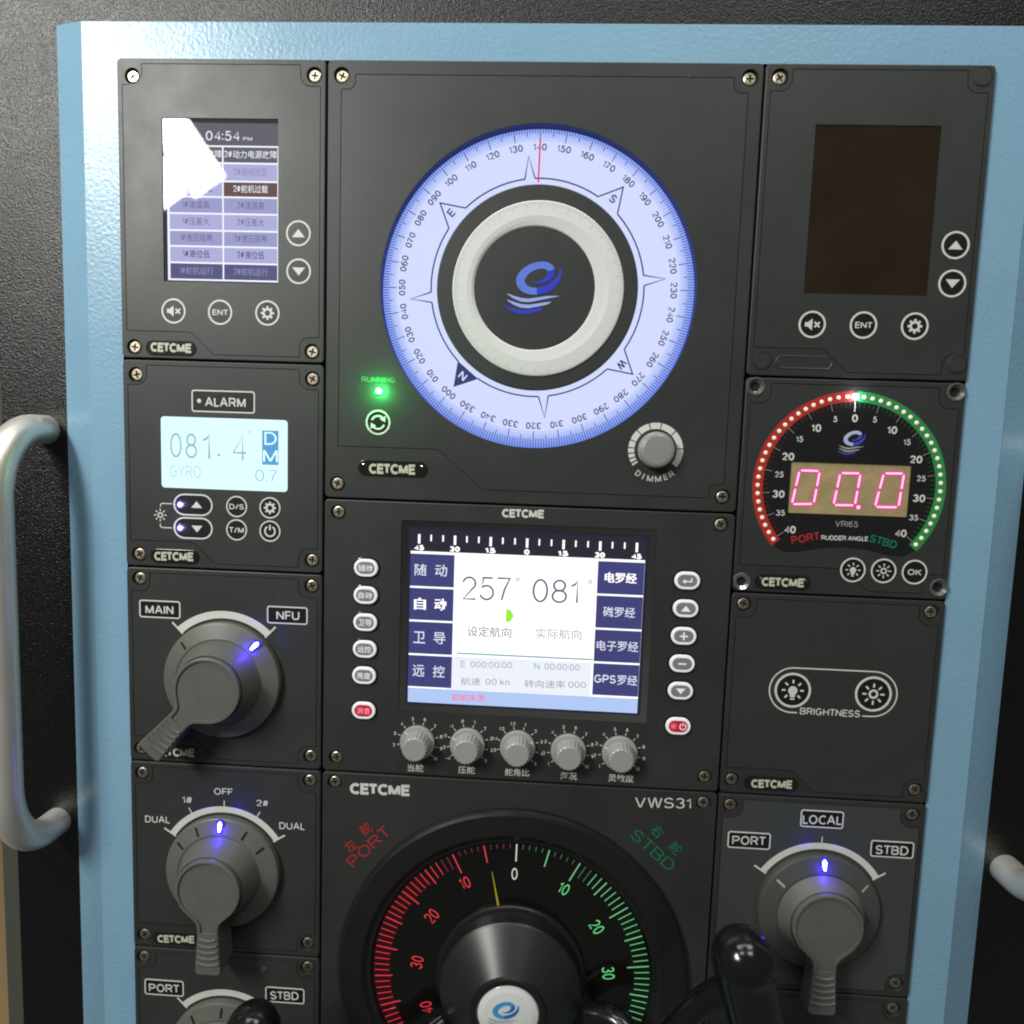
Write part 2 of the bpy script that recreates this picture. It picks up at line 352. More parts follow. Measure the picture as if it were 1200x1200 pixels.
# ------------------------------------------------------------------ shared small parts
def make_screw(m):
    b = MB(); c = (0, 0)
    cross = []
    w, L = 0.62, 2.5
    for k in range(4):
        a = k*90
        for (x, y) in ((-w, -L), (w, -L), (w, -w)):
            q = math.radians(a); cross.append((x*math.cos(q)-y*math.sin(q), x*math.sin(q)+y*math.cos(q)))
    rim = circ(c, 3.3, 28)
    b.lathe(c, [(4.25, -1.6), (4.25, -0.75), (4.0, -0.35), (3.3, 0)], m, 28, cap=False)
    b.sheet([rim, cross], 0, m); b.strip(cross, 0, cross, -1.3, m, smooth=False); b.sheet(cross, -1.3, HOLE)
    o = b.build('screw', None, (0, 0, 0)); me = o.data; bpy.data.objects.remove(o); return me
SCREW_MESH = {'zinc': make_screw(SCREW), 'rust': make_screw(RUST)}
def screw(root, c, kind='zinc', h=-0.9):
    o = bpy.data.objects.new('screw', SCREW_MESH[kind]); COL.objects.link(o)
    put(o, root, (c[0]+random.uniform(-.2, .2), c[1]+random.uniform(-.2, .2), h)); o.rotation_euler[1] = random.uniform(0, 1.57)
    o.rotation_euler[0] = random.uniform(-.04, .04)
    return o
GAPW = 0.7
def module(name, label, cat, rect, screws, group=None, overlay=None, windows=(), cuts=(), depth=6.0, plate=None, film=None, rad=3.0, empty_holes=()):
    """one instrument: a moulded faceplate with screw wells and, inside a groove, a printed overlay film"""
    u0, v0, u1, v1 = rect
    root = thing(name, label, cat, ((u0+u1)/2, v1, -depth), group)
    plate = plate or PLATE; film = film or OVER
    b = MB(); out = rrect(u0+GAPW, v0+GAPW, u1-GAPW, v1-GAPW, rad)
    t = b.prism(out, -depth, 0, plate, 0.7, cap=False)
    loops = [t]
    for c in list(screws) + list(empty_holes):
        w = circ(c, 5.4, 28); loops.append(w)
        b.strip(w, 0, circ(c, 5.0, 28), -3.0, plate); b.sheet(circ(c, 5.0, 28), -3.0, HOLE if c in empty_holes else plate)
        if c not in empty_holes:          # a shallow dished lip around the well
            b.ring(c, 5.4, 6.0, 0.03, plate)
    if overlay:
        loops.append(overlay); b.strip(overlay, 0, overlay, -0.9, GAP, smooth=False)
        b.sheet([overlay]+list(cuts), -0.9, GAP) if cuts else b.sheet(overlay, -0.9, GAP)
        for cc in cuts: b.strip(cc, -9.3, cc, -13, GAP)
    else:
        for w in windows: loops.append(w); b.strip(w, 0, w, -3.2, GAP, smooth=False); b.sheet(w, -3.2, GAP)
    b.sheet(loops, 0, plate)
    b.build('faceplate', root)
    if overlay:
        f = MB(); o2 = inset(overlay, 0.45); f.sheet([o2]+list(windows), -0.04, film); f.strip(ccw(o2), -0.9, ccw(o2), -0.04, film)
        for w in windows: f.strip(w, -0.04, w, -0.85, GAP, smooth=False)
        f.build('overlay_film', root)
    return root
def overlay(rect, m=4.0, c=17.5, pocket=(50, 66, 19), r=8.5):
    u0, v0, u1, v1 = rect
    k = c - r*0.0
    p = [(u0+k, v0+m, .8), (u1-k, v0+m, .8), (u1-k, v0+k, r), (u1-m, v0+k, .8), (u1-m, v1-k, .8), (u1-k, v1-k, r), (u1-k, v1-m, .8)]
    if pocket: p += [(u0+pocket[1], v1-m, 5), (u0+pocket[0], v1-pocket[2], 5), (u0+m, v1-pocket[2], .8)]
    else: p += [(u0+k, v1-m, .8), (u0+k, v1-k, r), (u0+m, v1-k, .8)]
    p += [(u0+m, v0+k, .8), (u0+k, v0+k, r)]
    return fillet(p)
def nameplate(root, c, w, h, p0, p1, cap, pins=False):
    b = MB(); b.prism(pill(c, w, h), 0.02, 0.5, TAG, 0.35); b.text('CETCME', p0, p1, cap, 0.62, CREAM, 0.03)
    if pins:
        for s in (-1, 1): b.lathe((c[0]+s*(w/2-4), c[1]-2.0), [(1.1, 0.5), (0.9, 0.9), (0.4, 1.1)], CHROME, 16)
    return b.build('nameplate', root)
def gear(b, c, r, h, m, hole=INK):
    pts = []
    for i in range(8):
        for a, q in ((-13, .72), (-9, 1.0), (9, 1.0), (13, .72)): pts.append(pol(c, r*q, i*45+a))
    b.sheet([pts, circ(c, r*0.40, 24)], h, m)
def icon(b, k, c, r, h, m):
    x, y = c
    if k == 'up': b.sheet([(x-r*.95, y+r*.55), (x, y-r*.6), (x+r*.95, y+r*.55)], h, m)
    elif k == 'down': b.sheet([(x-r*.95, y-r*.55), (x, y+r*.6), (x+r*.95, y-r*.55)], h, m)
    elif k == 'mute':
        b.sheet([(x-r, y-r*.3), (x-r*.6, y-r*.3), (x, y-r*.8), (x, y+r*.8), (x-r*.6, y+r*.3), (x-r, y+r*.3)], h, m)
        for s in (-1, 1): b.line([(x+r*.3, y-r*.35*s), (x+r, y+r*.35*s)], r*.24, h + s*.003, m)
    elif k == 'gear': gear(b, c, r, h, m)
    elif k == 'power':
        b.ring(c, r*.68, r*.95, h, m, 32, 328); b.line([(x, y-r*1.05), (x, y-r*.15)], r*.27, h, m)
    elif k == 'sun':
        b.ring(c, r*.24, r*.44, h, m)
        for i in range(8): b.bar(c, i*45, r*.62, r*1.0, r*.17, h, m)
    elif k == 'bulb':
        b.disc((x, y+r*.02), r*.42, h, m, 24); b.sheet([(x-r*.26, y+r*.3), (x+r*.26, y+r*.3), (x+r*.2, y+r*.66), (x-r*.2, y+r*.66)], h+.004, m)
        b.line([(x-r*.2, y+r*.82), (x+r*.2, y+r*.82)], r*.14, h, m)
        for a in (-135, -90, -45, 0, 45, 90, 135): b.bar(c, a, r*.66, r*1.0, r*.17, h, m)
    elif k == 'cycle':
        for s in (0, 180):
            b.ring(c, r*.68, r*.92, h, m, s-70, s+48)
            p = pol(c, r*.8, s+62); q = math.radians(s+62+90)
            d = (math.sin(q), -math.cos(q)); n = (-d[1], d[0])
            b.sheet([(p[0]+d[0]*r*.38, p[1]+d[1]*r*.38), (p[0]-d[0]*r*.28+n[0]*r*.42, p[1]-d[1]*r*.28+n[1]*r*.42), (p[0]-d[0]*r*.28-n[0]*r*.42, p[1]-d[1]*r*.28-n[1]*r*.42)], h+.004, m)
    elif k == 'enter':
        b.line([(x+r*.8, y-r*.6), (x+r*.8, y+r*.15), (x-r*.5, y+r*.15)], r*.24, h, m)
        b.sheet([(x-r*1.0, y+r*.15), (x-r*.35, y-r*.35), (x-r*.35, y+r*.65)], h+.004, m)
    elif k == 'plus': b.line([(x-r*.8, y), (x+r*.8, y)], r*.32, h, m); b.line([(x, y-r*.8), (x, y+r*.8)], r*.32, h+.004, m)
    elif k == 'minus': b.line([(x-r*.8, y), (x+r*.8, y)], r*.32, h, m)
    else: b.text(k, (x-r, y), (x+r, y), r*.72 if len(k) > 2 else r*.9, h, m, 0.01)
def button(root, c, r, k, ir=None, iw=WHITE, lw=0.14):
    b = MB(); b.prism(circ(c, r, 44), -0.03, 0.22, WHITE, 0.12, cap=False)
    b.ring(c, r*(1-lw), r-0.12, 0.22, WHITE); b.strip(circ(c, r*(1-lw), 44), .22, circ(c, r*(1-lw)-.1, 44), .12, WHITE); b.disc(c, r*(1-lw), 0.12, INK, 44)
    icon(b, k, c, ir or r*.56, 0.2, iw)
    return b.build('button', root)
def label_plate(root, q, t, p0, p1, cap, dot=None):
    u0, v0, u1, v1 = box4(*q); b = MB(); o = rrect(u0, v0, u1, v1, 2.0)
    b.prism(o, -.03, 0.1, WHITE, 0, cap=False); i_ = inset(o, 0.95); b.sheet([ccw(o), i_], 0.1, WHITE); b.sheet(i_, 0.08, INK)
    b.text(t, p0, p1, cap, 0.16, WHITE, 0.008)
    if dot: b.disc(dot, 1.5, 0.16, WHITE, 20)
    return b.build('label_plate', root)
def bezier(p0, p1, p2, p3, n=8):
    out = []
    for i in range(n+1):
        t = i/n; a = (1-t)**3; b = 3*t*(1-t)**2; c = 3*t*t*(1-t); d = t**3
        out.append((a*p0[0]+b*p1[0]+c*p2[0]+d*p3[0], a*p0[1]+b*p1[1]+c*p2[1]+d*p3[1]))
    return out
def keyhole(R, neck, yn, tip, yt, rt=3.0):
    """outline of a pointer grip, pointing down (+v)"""
    a = 138; r1 = []
    for i in range(33): r1.append(pol((0, 0), R, -a + 2*a*i/32))
    e = r1[-1]; d = (-(e[1])/R, e[0]/R); d = (-abs(d[0]), abs(d[1]))
    right = bezier(e, (e[0]+d[0]*R*.42, e[1]+d[1]*R*.42), (neck, yn-R*.30), (neck, yn))[1:]
    low = fillet([(neck, yn), (tip, yt, rt), (-tip, yt, rt), (-neck, yn)])
    left = [(-x, y) for x, y in right[::-1]]
    return r1 + right + low[1:-1] + left
LEDB = lit('blue_pointer_light', (0.55, 0.6, 1.0), 6.0); LEDBH = lit('deep_blue_light_rim', (0.04, 0.015, 0.9), 1.0)
def point_lamp(name, p, energy, colour, rad=0.001):
    L = bpy.data.lights.new(name, 'POINT'); L.energy = energy; L.color = colour; L.shadow_soft_size = rad
    o = bpy.data.objects.new(name, L); COL.objects.link(o); o.location = W(*p); return o
def rotary(root, c, lever, led=None, marks=(), mark_mat=INK, cap_r=23.5, hh=27.0, base=KNOB, body=KNOB, R=42.5, glow=True):
    k = bpy.data.objects.new('rotary_knob', None); COL.objects.link(k); put(k, root, (*c, 0)); k.empty_display_size = .01
    b = MB(); b.lathe(c, [(R, 0), (R, 4.0), (R-.3, 4.7), (R-1.1, 5.2), (31.6, 8.6), (31.2, 8.2), (30.6, 8.2)], base, 96, cap=True)
    for a in marks: b.sheet([pol(c, 33.5, a-1.5), pol(c, 39.5, a-1.3), pol(c, 39.5, a+1.3), pol(c, 33.5, a+1.5)], 8.3, mark_mat) if False else b.add(
        [(*pol(c, 33.3, a-1.4), 8.35), (*pol(c, 39.6, a-1.2), 6.15), (*pol(c, 39.6, a+1.2), 6.15), (*pol(c, 33.3, a+1.4), 8.35)], [(0, 1, 2, 3)], mark_mat)
    b.build('base_ring', k)
    g = MB(); q = math.radians(lever)
    def rot(l): return [(c[0] + x*math.cos(q)-y*math.sin(q), c[1] + x*math.sin(q)+y*math.cos(q)) for x, y in l]
    s = cap_r/23.5
    # conical skirt, then the grip whose outline runs out into the lever
    g.lathe(c, [(30.3, 8.0), (29.8, 9.0), (cap_r+.6, hh-3.5)], body, 80, cap=False)
    A = rot(keyhole(cap_r, 7.6*s, 31*s, 9.6*s, 63*s))
    t = g.prism(A, 7.5, hh, body, 0.9, cap=False)
    inner = rot(keyhole(cap_r-2.2, 5.4*s, 28*s, 5.4*s, 31.5*s, 1.0))
    g.sheet([t, inner], hh, body); g.strip(inner, hh, inner, hh-1.1, body, smooth=False); g.sheet(inner, hh-1.1, body)
    for i in range(5):
        y = (35 + i*4.6)*s; w = (6.4 + i*.5)*s
        arc = [(x*w, y + (1-x*x)*1.6) for x in [j/6-1 for j in range(13)]]
        g.tube([(p[0], p[1], hh+.1) for p in rot(arc)], 0.95, body, 8)
    g.build('pointer_grip', k)
    if led is not None:
        l = MB(); a = pol(c, 34.4, led); e = pol(c, 39.8, led); d = ((e[0]-a[0])/5.4, (e[1]-a[1])/5.4); n = (-d[1], d[0])
        def cap(w0, w1, z, m, ex):
            P = [(a[0]-d[0]*ex+n[0]*w0, a[1]-d[1]*ex+n[1]*w0, 8.0+z), (e[0]+d[0]*ex+n[0]*w1, e[1]+d[1]*ex+n[1]*w1, 6.1+z), (e[0]+d[0]*(ex+w1*.7), e[1]+d[1]*(ex+w1*.7), 6.0+z),
                 (e[0]+d[0]*ex-n[0]*w1, e[1]+d[1]*ex-n[1]*w1, 6.1+z), (a[0]-d[0]*ex-n[0]*w0, a[1]-d[1]*ex-n[1]*w0, 8.0+z)]
            l.add(P, [(0, 1, 2, 3, 4)], m)
        cap(2.1, 3.1, .5, LEDBH, 1.6); cap(.9, 1.8, .75, LEDB, .3)
        l.build('pointer_light', k)
        if glow: point_lamp('pointer_light_glow', (*pol(c, 35.5, led), 11.0), 0.016, (0.05, 0.01, 1.0))
    return k
def arc_scale(root, c, r0, r1, a0, a1, ticks=(), hooks=True):
    b = MB(); b.ring(c, r0, r1, 0.03, WHITE, a0, a1, 60)
    for a in ticks: b.bar(c, a, r1-.1, r1+4.6, 0.8, 0.035, WHITE)
    if hooks:
        for a in (a0, a1): b.bar(c, a, r0-.6, r1+5.2, 1.3, 0.04, WHITE)
    return b
def logo(b, c, s, h, mats):
    """a curled wave like a letter e above three ripples; s is its width"""
    k = s/700.0; f = lambda x, y: (c[0] + (x-590)*k, c[1] + (y-560)*k)
    P = [(540, 490, 12), (640, 488, 34), (730, 445, 62), (785, 375, 84), (770, 305, 96), (690, 268, 92), (580, 280, 92), (470, 335, 100), (395, 420, 112), (385, 500, 112), (440, 572, 104), (540, 605, 92), (650, 597, 90), (770, 550, 84), (860, 470, 66), (905, 380, 36), (905, 280, 5)]
    pts = []; ws = []
    for i in range(len(P)-1):        # smooth it (Catmull-Rom)
        p0, p1, p2, p3 = P[max(i-1, 0)], P[i], P[i+1], P[min(i+2, len(P)-1)]
        for j in range(5):
            t = j/5; q = [0.5*((2*p1[n]) + (-p0[n]+p2[n])*t + (2*p0[n]-5*p1[n]+4*p2[n]-p3[n])*t*t + (-p0[n]+3*p1[n]-3*p2[n]+p3[n])*t**3) for n in range(3)]
            pts.append(f(q[0], q[1])); ws.append(q[2]*k)
    N = len(pts); cut = [0, 9, 18, N-22, N]
    for i, m in ((0, mats[1]), (1, mats[1]), (2, mats[0]), (3, mats[1])):
        a, e = cut[i], min(cut[i+1]+1, N); b.line(pts[a:e], ws[a:e], h, m)
    for i, (dy, x1) in enumerate(((0, 900), (85, 800), (165, 710))):
        xs = [215, 300, 400, 500, 620, 740, x1]; ys = [650, 690, 722, 728, 706, 682, 662]
        w = [10, 34, 46, 46, 40, 34, 6]
        b.line([f(min(x, x1) - (40 if i == 2 else 0), y+dy*.93) for x, y in zip(xs, ys)], [q*k for q in w], h, mats[2] if i < 2 else mats[1])
COLS = (0.0, 144.3, 430.8, 576.0); ROWS = (0.0, 199.6, 346.7, 492.0, 638.8, 785.0)
# ------------------------------------------------------------------ setting and console
FLOORM = mat('tan_wood_floor', (0.42, 0.28, 0.14), 0.45, vary=0.1, vscale=3); WALLM = mat('pale_room_wall', (0.30, 0.34, 0.42), 0.7)
def plain(name, corners, m):
    me = bpy.data.meshes.new(name); me.from_pydata([Vector(c) for c in corners], [], [(0, 1, 2, 3)]); me.materials.append(m)
    o = bpy.data.objects.new(name, me); COL.objects.link(o); o['kind'] = 'structure'; return o
plain('floor', [(-4, 0.35, 0), (5, 0.35, 0), (5, 3.2, 0), (-4, 3.2, 0)], FLOORM)
plain('wall', [(-4, 3.2, 0), (5, 3.2, 0), (5, 3.2, 3), (-4, 3.2, 3)], WALLM)
con = thing('control_console', 'black powder coated console cabinet with a light blue mounting frame and two aluminium grab handles', 'console', (288, 1600, -200))
b = MB(); BH = -12.0
b.prism(rrect(-98, -150, 674, 1596), -500, BH, BLACK, 0)
b.build('cabinet_body', con)
b = MB()
for u in (-98.6, 674.6):
    s = -1 if u < 0 else 1
    b.add([(u, -150, BH-.5), (u+s*16, -150, BH-5), (u+s*16, 1596, BH-5), (u, 1596, BH-.5)], [(0, 1, 2, 3) if s > 0 else (3, 2, 1, 0)], EDGE)
    b.add([(u+s*16, -150, BH-5), (u+s*16, -150, -500), (u+s*16, 1596, -500), (u+s*16, 1596, BH-5)], [(0, 1, 2, 3)], EDGE)
b.build('edge_trim', con)
b = MB(); FH = -3.0           # blue frame with sloping flanks, open behind the instruments
fo = [(-49, -26.4), (626, -26.4), (626, 940), (-49, 940)]; fi = [(-26, -24.6), (604, -24.6), (604, 925), (-26, 925)]
b.strip(ccw(fo), BH+.01, ccw(fi), FH-.6, BLUE, smooth=False)
t = inset(fi, .7); b.strip(ccw(fi), FH-.6, t, FH, BLUE, smooth=False)
hole = rrect(COLS[0]-.3, -.3, COLS[3]+.3, 786, 2)
b.sheet([t, hole], FH, BLUE); b.strip(hole, FH, hole, -11.5, GAP, smooth=False); b.sheet(hole, -11.5, GAP)
b.build('mounting_frame', con)
for s in (-1, 1):
    m = lambda u: 288 + s*(u)
    b = MB(); v0, v1, hb, rb, rv, U = 251.0, 550.0, 37.0, 36.0, 50.0, 353.0
    g = [(m(U), v0, BH+.05), (m(U), v0, 2)]
    for i in range(11):
        a = math.pi/2*i/10; g.append((m(U), v0 + rv*(1-math.cos(a)), hb-rb + rb*math.sin(a)))
    for i in range(1, 6): g.append((m(U), v0+rv + (v1-v0-2*rv)*i/6, hb))
    for i in range(11):
        a = math.pi/2*(1-i/10); g.append((m(U), v1 - rv*(1-math.cos(a)), hb-rb + rb*math.sin(a)))
    g += [(m(U), v1, BH+.05)]
    if s > 0: g = [(p[0], p[1]-7, p[2]) for p in g]
    b.tube(g, 10.4, ALU, 28)
    b.build('grab_handle', con, origin=(m(U), 401, BH))

# ------------------------------------------------------------------ alarm list display, lit
LAV = lit('screen_lavender', lin(176, 176, 222), .95); LAV2 = lit('screen_pale_violet', lin(158, 158, 205), .95); SWH = lit('screen_white', (0.86, 0.88, 1.0), 1.05)
SGREY = lit('screen_grey', lin(92, 92, 102)); SDK = lit('screen_dark', lin(40, 40, 46)); SBRN = lit('screen_brown', lin(96, 74, 68)); SSLATE = lit('screen_slate', lin(82, 82, 126))
STX = lit('screen_text_grey', lin(104, 104, 150)); STXW = lit('screen_text_white', lin(235, 235, 245)); STXF = lit('screen_text_faint', lin(140, 140, 176)); STXD = lit('screen_text_dark', lin(60, 60, 92))
rA = (COLS[0], ROWS[0], COLS[1], ROWS[1])
winA = rrect(31.2, 38.6, 111.4, 146.4)
M1 = module('alarm_display', 'dark panel whose lit lavender list screen shows 04:54 under white lamp glare', 'display panel', rA,
    [(11.4, 12.2), (135.9, 10.6), (9.5, 191.5), (135.3, 191.4)], 'portrait alarm display panels', overlay(rA), [winA])
for i, c in enumerate(((11.4, 12.2), (135.9, 10.6), (9.5, 191.5), (135.3, 191.4))): screw(M1, c, 'zinc' if i < 2 else 'rust')
b = MB(); u0, v0, u1, v1 = 31.2, 38.6, 111.4, 146.4; H = -.75
b.sheet(rrect(u0, v0, u1, v1), H, SDK)
L0, Mx, R0 = 34.6, 72.9, 110.9
rows = [56.4, 67.4, 79.2, 89.6, 100.6, 111.8, 122.4, 133.4, 144.8]
b.sheet(rrect(L0-.7, 55.9, R0+.4, 145.4), H+.05, SWH); b.sheet(rrect(L0-.7, 41.4, R0+.4, 55.9), H+.05, SGREY)
b.text('04:54', (61.3, 49.7), (84.5, 49.7), 6.3, H+.12, STXW, 0.0); b.text('PM', (87.1, 51.4), (93.3, 51.4), 2.2, H+.12, STXW, 0.0)
cellm = [SGREY, LAV, SBRN, LAV2, LAV, LAV2, LAV, SSLATE]; leftm = [SGREY, LAV, LAV, LAV2, LAV, LAV2, LAV, SSLATE]
words = ['动力电源故障', '缺相报警', '舵机过载', '油温高', '压差大', '液压阻塞', '液位低', '舵机运行']
tm = [STXW, STXF, STXW, STX, STX, STX, STXD, STXF]; hw = [18.2, 11.5, 12, 9.5, 9.5, 11.5, 9.5, 12]
for i in range(8):
    a, c = rows[i]+.6, rows[i+1]-.6
    for s, (x0, x1) in enumerate(((L0+1.0, Mx-.5), (Mx+.6, R0-.3))):
        b.sheet(rrect(x0, a, x1, c), H+.1, (leftm, cellm)[s][i])
        x = (x0+x1)/2; y = (a+c)/2 - .4
        b.text('%d#%s' % (s+1, words[i]), (x-hw[i], y), (x+hw[i], y), 5.2, H+.15, STX if (s == 0 and i in (1, 2)) else tm[i], 0.006)
b.build('lit_screen', M1)
bu = [('up', (125.5, 112.7)), ('down', (125.8, 137.8)), ('mute', (37.9, 166.4)), ('ENT', (70.8, 166.5)), ('gear', (104.1, 166.2))]
for k, c in bu: button(M1, c, 8.6, k, 5.4 if k == 'ENT' else 4.7)
nameplate(M1, (35.7, 191.7), 36, 10.4, (21.4, 191.3), (50.3, 191.6), 6.4)
# ------------------------------------------------------------------ its dark twin at the top right
rI = (COLS[2], ROWS[0], COLS[3], ROWS[1])
winI = rrect(465.3, 38.0, 544.6, 144.6)
M2 = module('alarm_display', 'dark panel with a blank switched off brown screen and three plastic screw plugs', 'display panel', rI,
    [(440.6, 9.1)], 'portrait alarm display panels', overlay(rI), [winI])
screw(M2, (440.6, 9.1))
for c in ((567.4, 7.6), (441.3, 189.0), (568.0, 187.9)):
    b = MB(); b.lathe(c, [(6.3, 0), (6.0, .5), (5.6, .5)], PLATE, 36, cap=False); b.lathe(c, [(5.6, .1), (5.3, .35)], OVER, 36); b.build('screw_plug', M2)
b = MB(); b.sheet(winI, -.55, OFFGL); b.build('dark_screen', M2)
for k, c in [('up', (560.0, 112.0)), ('down', (560.1, 136.3)), ('mute', (472.2, 164.7)), ('ENT', (505.5, 164.3)), ('gear', (538.6, 164.2))]: button(M2, c, 8.9, k, 5.5 if k == 'ENT' else 4.8)
b = MB(); p = pill((468.6, 189.6), 37.5, 9.0); b.strip(ccw(p), .02, inset(p, .5), .45, PLATE); b.strip(inset(p, .5), .45, inset(p, 1.0), .1, PLATE); b.sheet(inset(p, 1.0), .1, PLATE); b.build('empty_nameplate_recess', M2)

# ------------------------------------------------------------------ alarm / heading repeater with the cyan LCD
LCD = lit('lcd_backlight', (0.71, 0.99, 1.0), 1.06); LCDT = lit('lcd_digit', lin(150, 186, 205)); LCDT2 = lit('lcd_faint_digit', lin(182, 212, 222)); LCDB = lit('lcd_blue_block', lin(86, 160, 214))
LEDW = lit('white_violet_led', (0.9, 0.85, 1.0), 2.5); LEDV = lit('violet_led_halo', (0.16, 0.07, 0.65), .6)
rB = (COLS[0], ROWS[1], COLS[1], ROWS[2])
winB = rrect(27.3, 238.9, 118.4, 289.1, 2.5)
sB = [(10.2, 210.6), (135.7, 210.2), (10.2, 337.8), (136.1, 337.2)]
M3 = module('heading_repeater', 'dark panel with a glowing cyan LCD reading 081.4 under a small ALARM plate', 'instrument panel', rB, sB, None, overlay(rB), [winB])
for c in sB: screw(M3, c, 'rust')
label_plate(M3, ((50.0, 219.8), (95.2, 219.7), (95.2, 235.1), (49.9, 235.2)), 'ALARM', (59.7, 227.9), (88.6, 227.9), 6.5, (55.4, 227.4))
b = MB(); H = -.45; b.sheet(winB, H, LCD)
for t, p, q in (('0', (33.9, 258.9), (42.2, 258.9)), ('8', (45.0, 259.0), (53.3, 259.0)), ('1', (57.3, 259.0), (62.8, 259.0)), ('4', (78.7, 259.1), (88.4, 259.1))): b.text(t, p, q, 17.4, H+.06, LCDT, -0.010)
b.disc((69.1, 264.8), 1.0, H+.06, LCDT, 12); b.ring((91.0, 247.8), .6, 1.1, H+.06, LCDT2)
x0, y0 = (100.1, 246.5); x1, y1 = (111.7, 270.4)
b.sheet(rrect(x0, y0, x1, y1), H+.06, LCDB)
b.text('D', (101.7, 252.0), (110.5, 251.9), 9.0, H+.12, LCD, 0); b.text('M', (100.7, 264.2), (111.3, 264.1), 8.2, H+.12, LCD, 0)
b.text('GYRO', (33.5, 277.1), (55.8, 277.1), 8.6, H+.06, LCDT2, -0.008); b.text('0.7', (95.1, 278.1), (110.9, 278.2), 8.2, H+.06, LCDT, -0.012)
b.build('lcd_screen', M3)
for c, k, l, a in (((50.3, 300.7), 'up', (40.9, 300.9), (52.9, 300.5)), ((50.2, 317.4), 'down', (40.7, 317.6), (53.0, 317.8))):
    b = MB(); p = pill(c, 28.6, 15.6); b.strip(ccw(p), 0, p if area2(p) < 0 else ccw(p), .2, WHITE); i_ = inset(p, 1.1); b.sheet([ccw(p), i_], .2, WHITE); b.sheet(i_, .12, INK)
    icon(b, k, a, 4.2, .2, WHITE); o = b.build('rocker_button', M3)
    q = MB(); q.lathe(l, [(3.2, .15), (2.9, .3)], LEDV, 24, cap=False); q.disc(l, 2.9, .3, LEDV, 24); q.lathe(l, [(1.8, .3), (1.5, .9), (.8, 1.2)], LEDW, 20); q.build('button_led', o)
    point_lamp('button_led_glow', (*l, 3.5), .0016, (.5, .4, 1))
for k, c in (('D/S', (81.9, 300.8)), ('T/M', (81.8, 317.4)), ('gear', (105.9, 300.8)), ('power', (105.9, 317.4))): button(M3, c, 7.6, k, 5.3 if '/' in k else 4.4, lw=.12)
b = MB(); s = (26.2, 308.9); icon(b, 'sun', s, 4.6, .03, WHITE); b.build('sun_symbol', M3)
for v in ((26.5, 300.5), (26.2, 317.8)):
    b = MB(); b.line([(v[0], s[1] + (6 if v[1] > s[1] else -6)), (v[0], v[1] + (-1 if v[1] > s[1] else 1)), (v[0]+1, v[1]), (v[0]+8.5, v[1])], .7, .03, WHITE); b.build('bracket_line', M3)
nameplate(M3, (36.6, 338.3), 36, 10.2, (21.7, 338.5), (50.2, 338.0), 6.4)

# ------------------------------------------------------------------ rotary switch panels
GRP = 'rotary selector switch panels'
def legend(root, b): return b.build('scale_arc' if not root.name.endswith('.001') else 'printed_legend', root)
rC = (COLS[0], ROWS[2], COLS[1], ROWS[3]); sC = [(10.1, 355.5), (136.0, 355.7), (8.9, 483.0), (135.8, 481.8)]
M4 = module('rotary_switch_panel', 'dark panel with a grey rotary knob between MAIN and NFU plates, lever pointing lower left', 'switch panel', rC, sC, GRP, overlay(rC))
for i, c in enumerate(sC): screw(M4, c, 'rust' if i in (0, 2) else 'zinc')
label_plate(M4, ((9.8, 370.7), (40.2, 371.1), (40.1, 384.0), (9.5, 383.8)), 'MAIN', (14.3, 377.8), (35.0, 377.5), 6.2)
label_plate(M4, ((103.6, 371.1), (133.3, 371.2), (133.4, 384.2), (103.8, 383.8)), 'NFU', (110.6, 377.9), (127.4, 377.5), 6.4)
cC = (72.0, 426.5)
legend(M4, arc_scale(M4, cC, 44.6, 50.0, -43.5, 43.5))
rotary(M4, cC, 42, 43, [-46])
nameplate(M4, (34.0, 483.9), 37, 10.2, (19.2, 484.4), (49.4, 483.7), 6.4)
rD = (COLS[0], ROWS[3], COLS[1], ROWS[4]); sD = [(9.2, 501.7), (135.6, 500.3), (8.6, 629.9), (134.4, 627.9)]
M5 = module('rotary_switch_panel', 'dark panel with a grey rotary knob at OFF between two DUAL marks', 'switch panel', rD, sD, GRP, overlay(rD))
for i, c in enumerate(sD): screw(M5, c, 'zinc' if i == 1 else 'rust')
cD = (71.5, 573.0)
arc_scale(M5, cD, 44.6, 49.2, -57, 57, (-30, 0, 30)).build('scale_arc', M5); b = MB()
for t, p, q, h_ in (('OFF', (63.9, 512.5), (77.9, 512.2), 5.1), ('1#', (39.7, 520.3), (47.0, 520.2), 4.8), ('2#', (95.6, 519.6), (104.4, 519.4), 4.8), ('DUAL', (11.2, 537.1), (29.8, 536.8), 5.4), ('DUAL', (113.0, 536.1), (131.8, 535.7), 5.4)):
    b.text(t, p, q, h_, .03, WHITE, .004)
legend(M5, b)
rotary(M5, cD, 0, 0, [-55, -28, 30, 55])
nameplate(M5, (33.4, 630.9), 37, 10.2, (19.5, 631.4), (47.9, 630.2), 6.2)
rE = (COLS[0], ROWS[4], COLS[1], ROWS[5]); sE = [(7.9, 647.9), (134.5, 647.1)]
M6 = module('rotary_switch_panel', 'lowest left switch panel, its knob half hidden by a black ball grip', 'switch panel', rE, sE, GRP, overlay(rE))
for c in sE: screw(M6, c, 'rust')
label_plate(M6, ((8.6, 665.2), (39.2, 664.8), (39.1, 677.8), (8.4, 678.0)), 'PORT', (11.9, 672.1), (35.5, 671.6), 6.6)
label_plate(M6, ((102.4, 665.1), (132.5, 663.8), (132.5, 676.8), (102.4, 677.2)), 'STBD', (106.3, 671.4), (128.1, 670.5), 6.6)
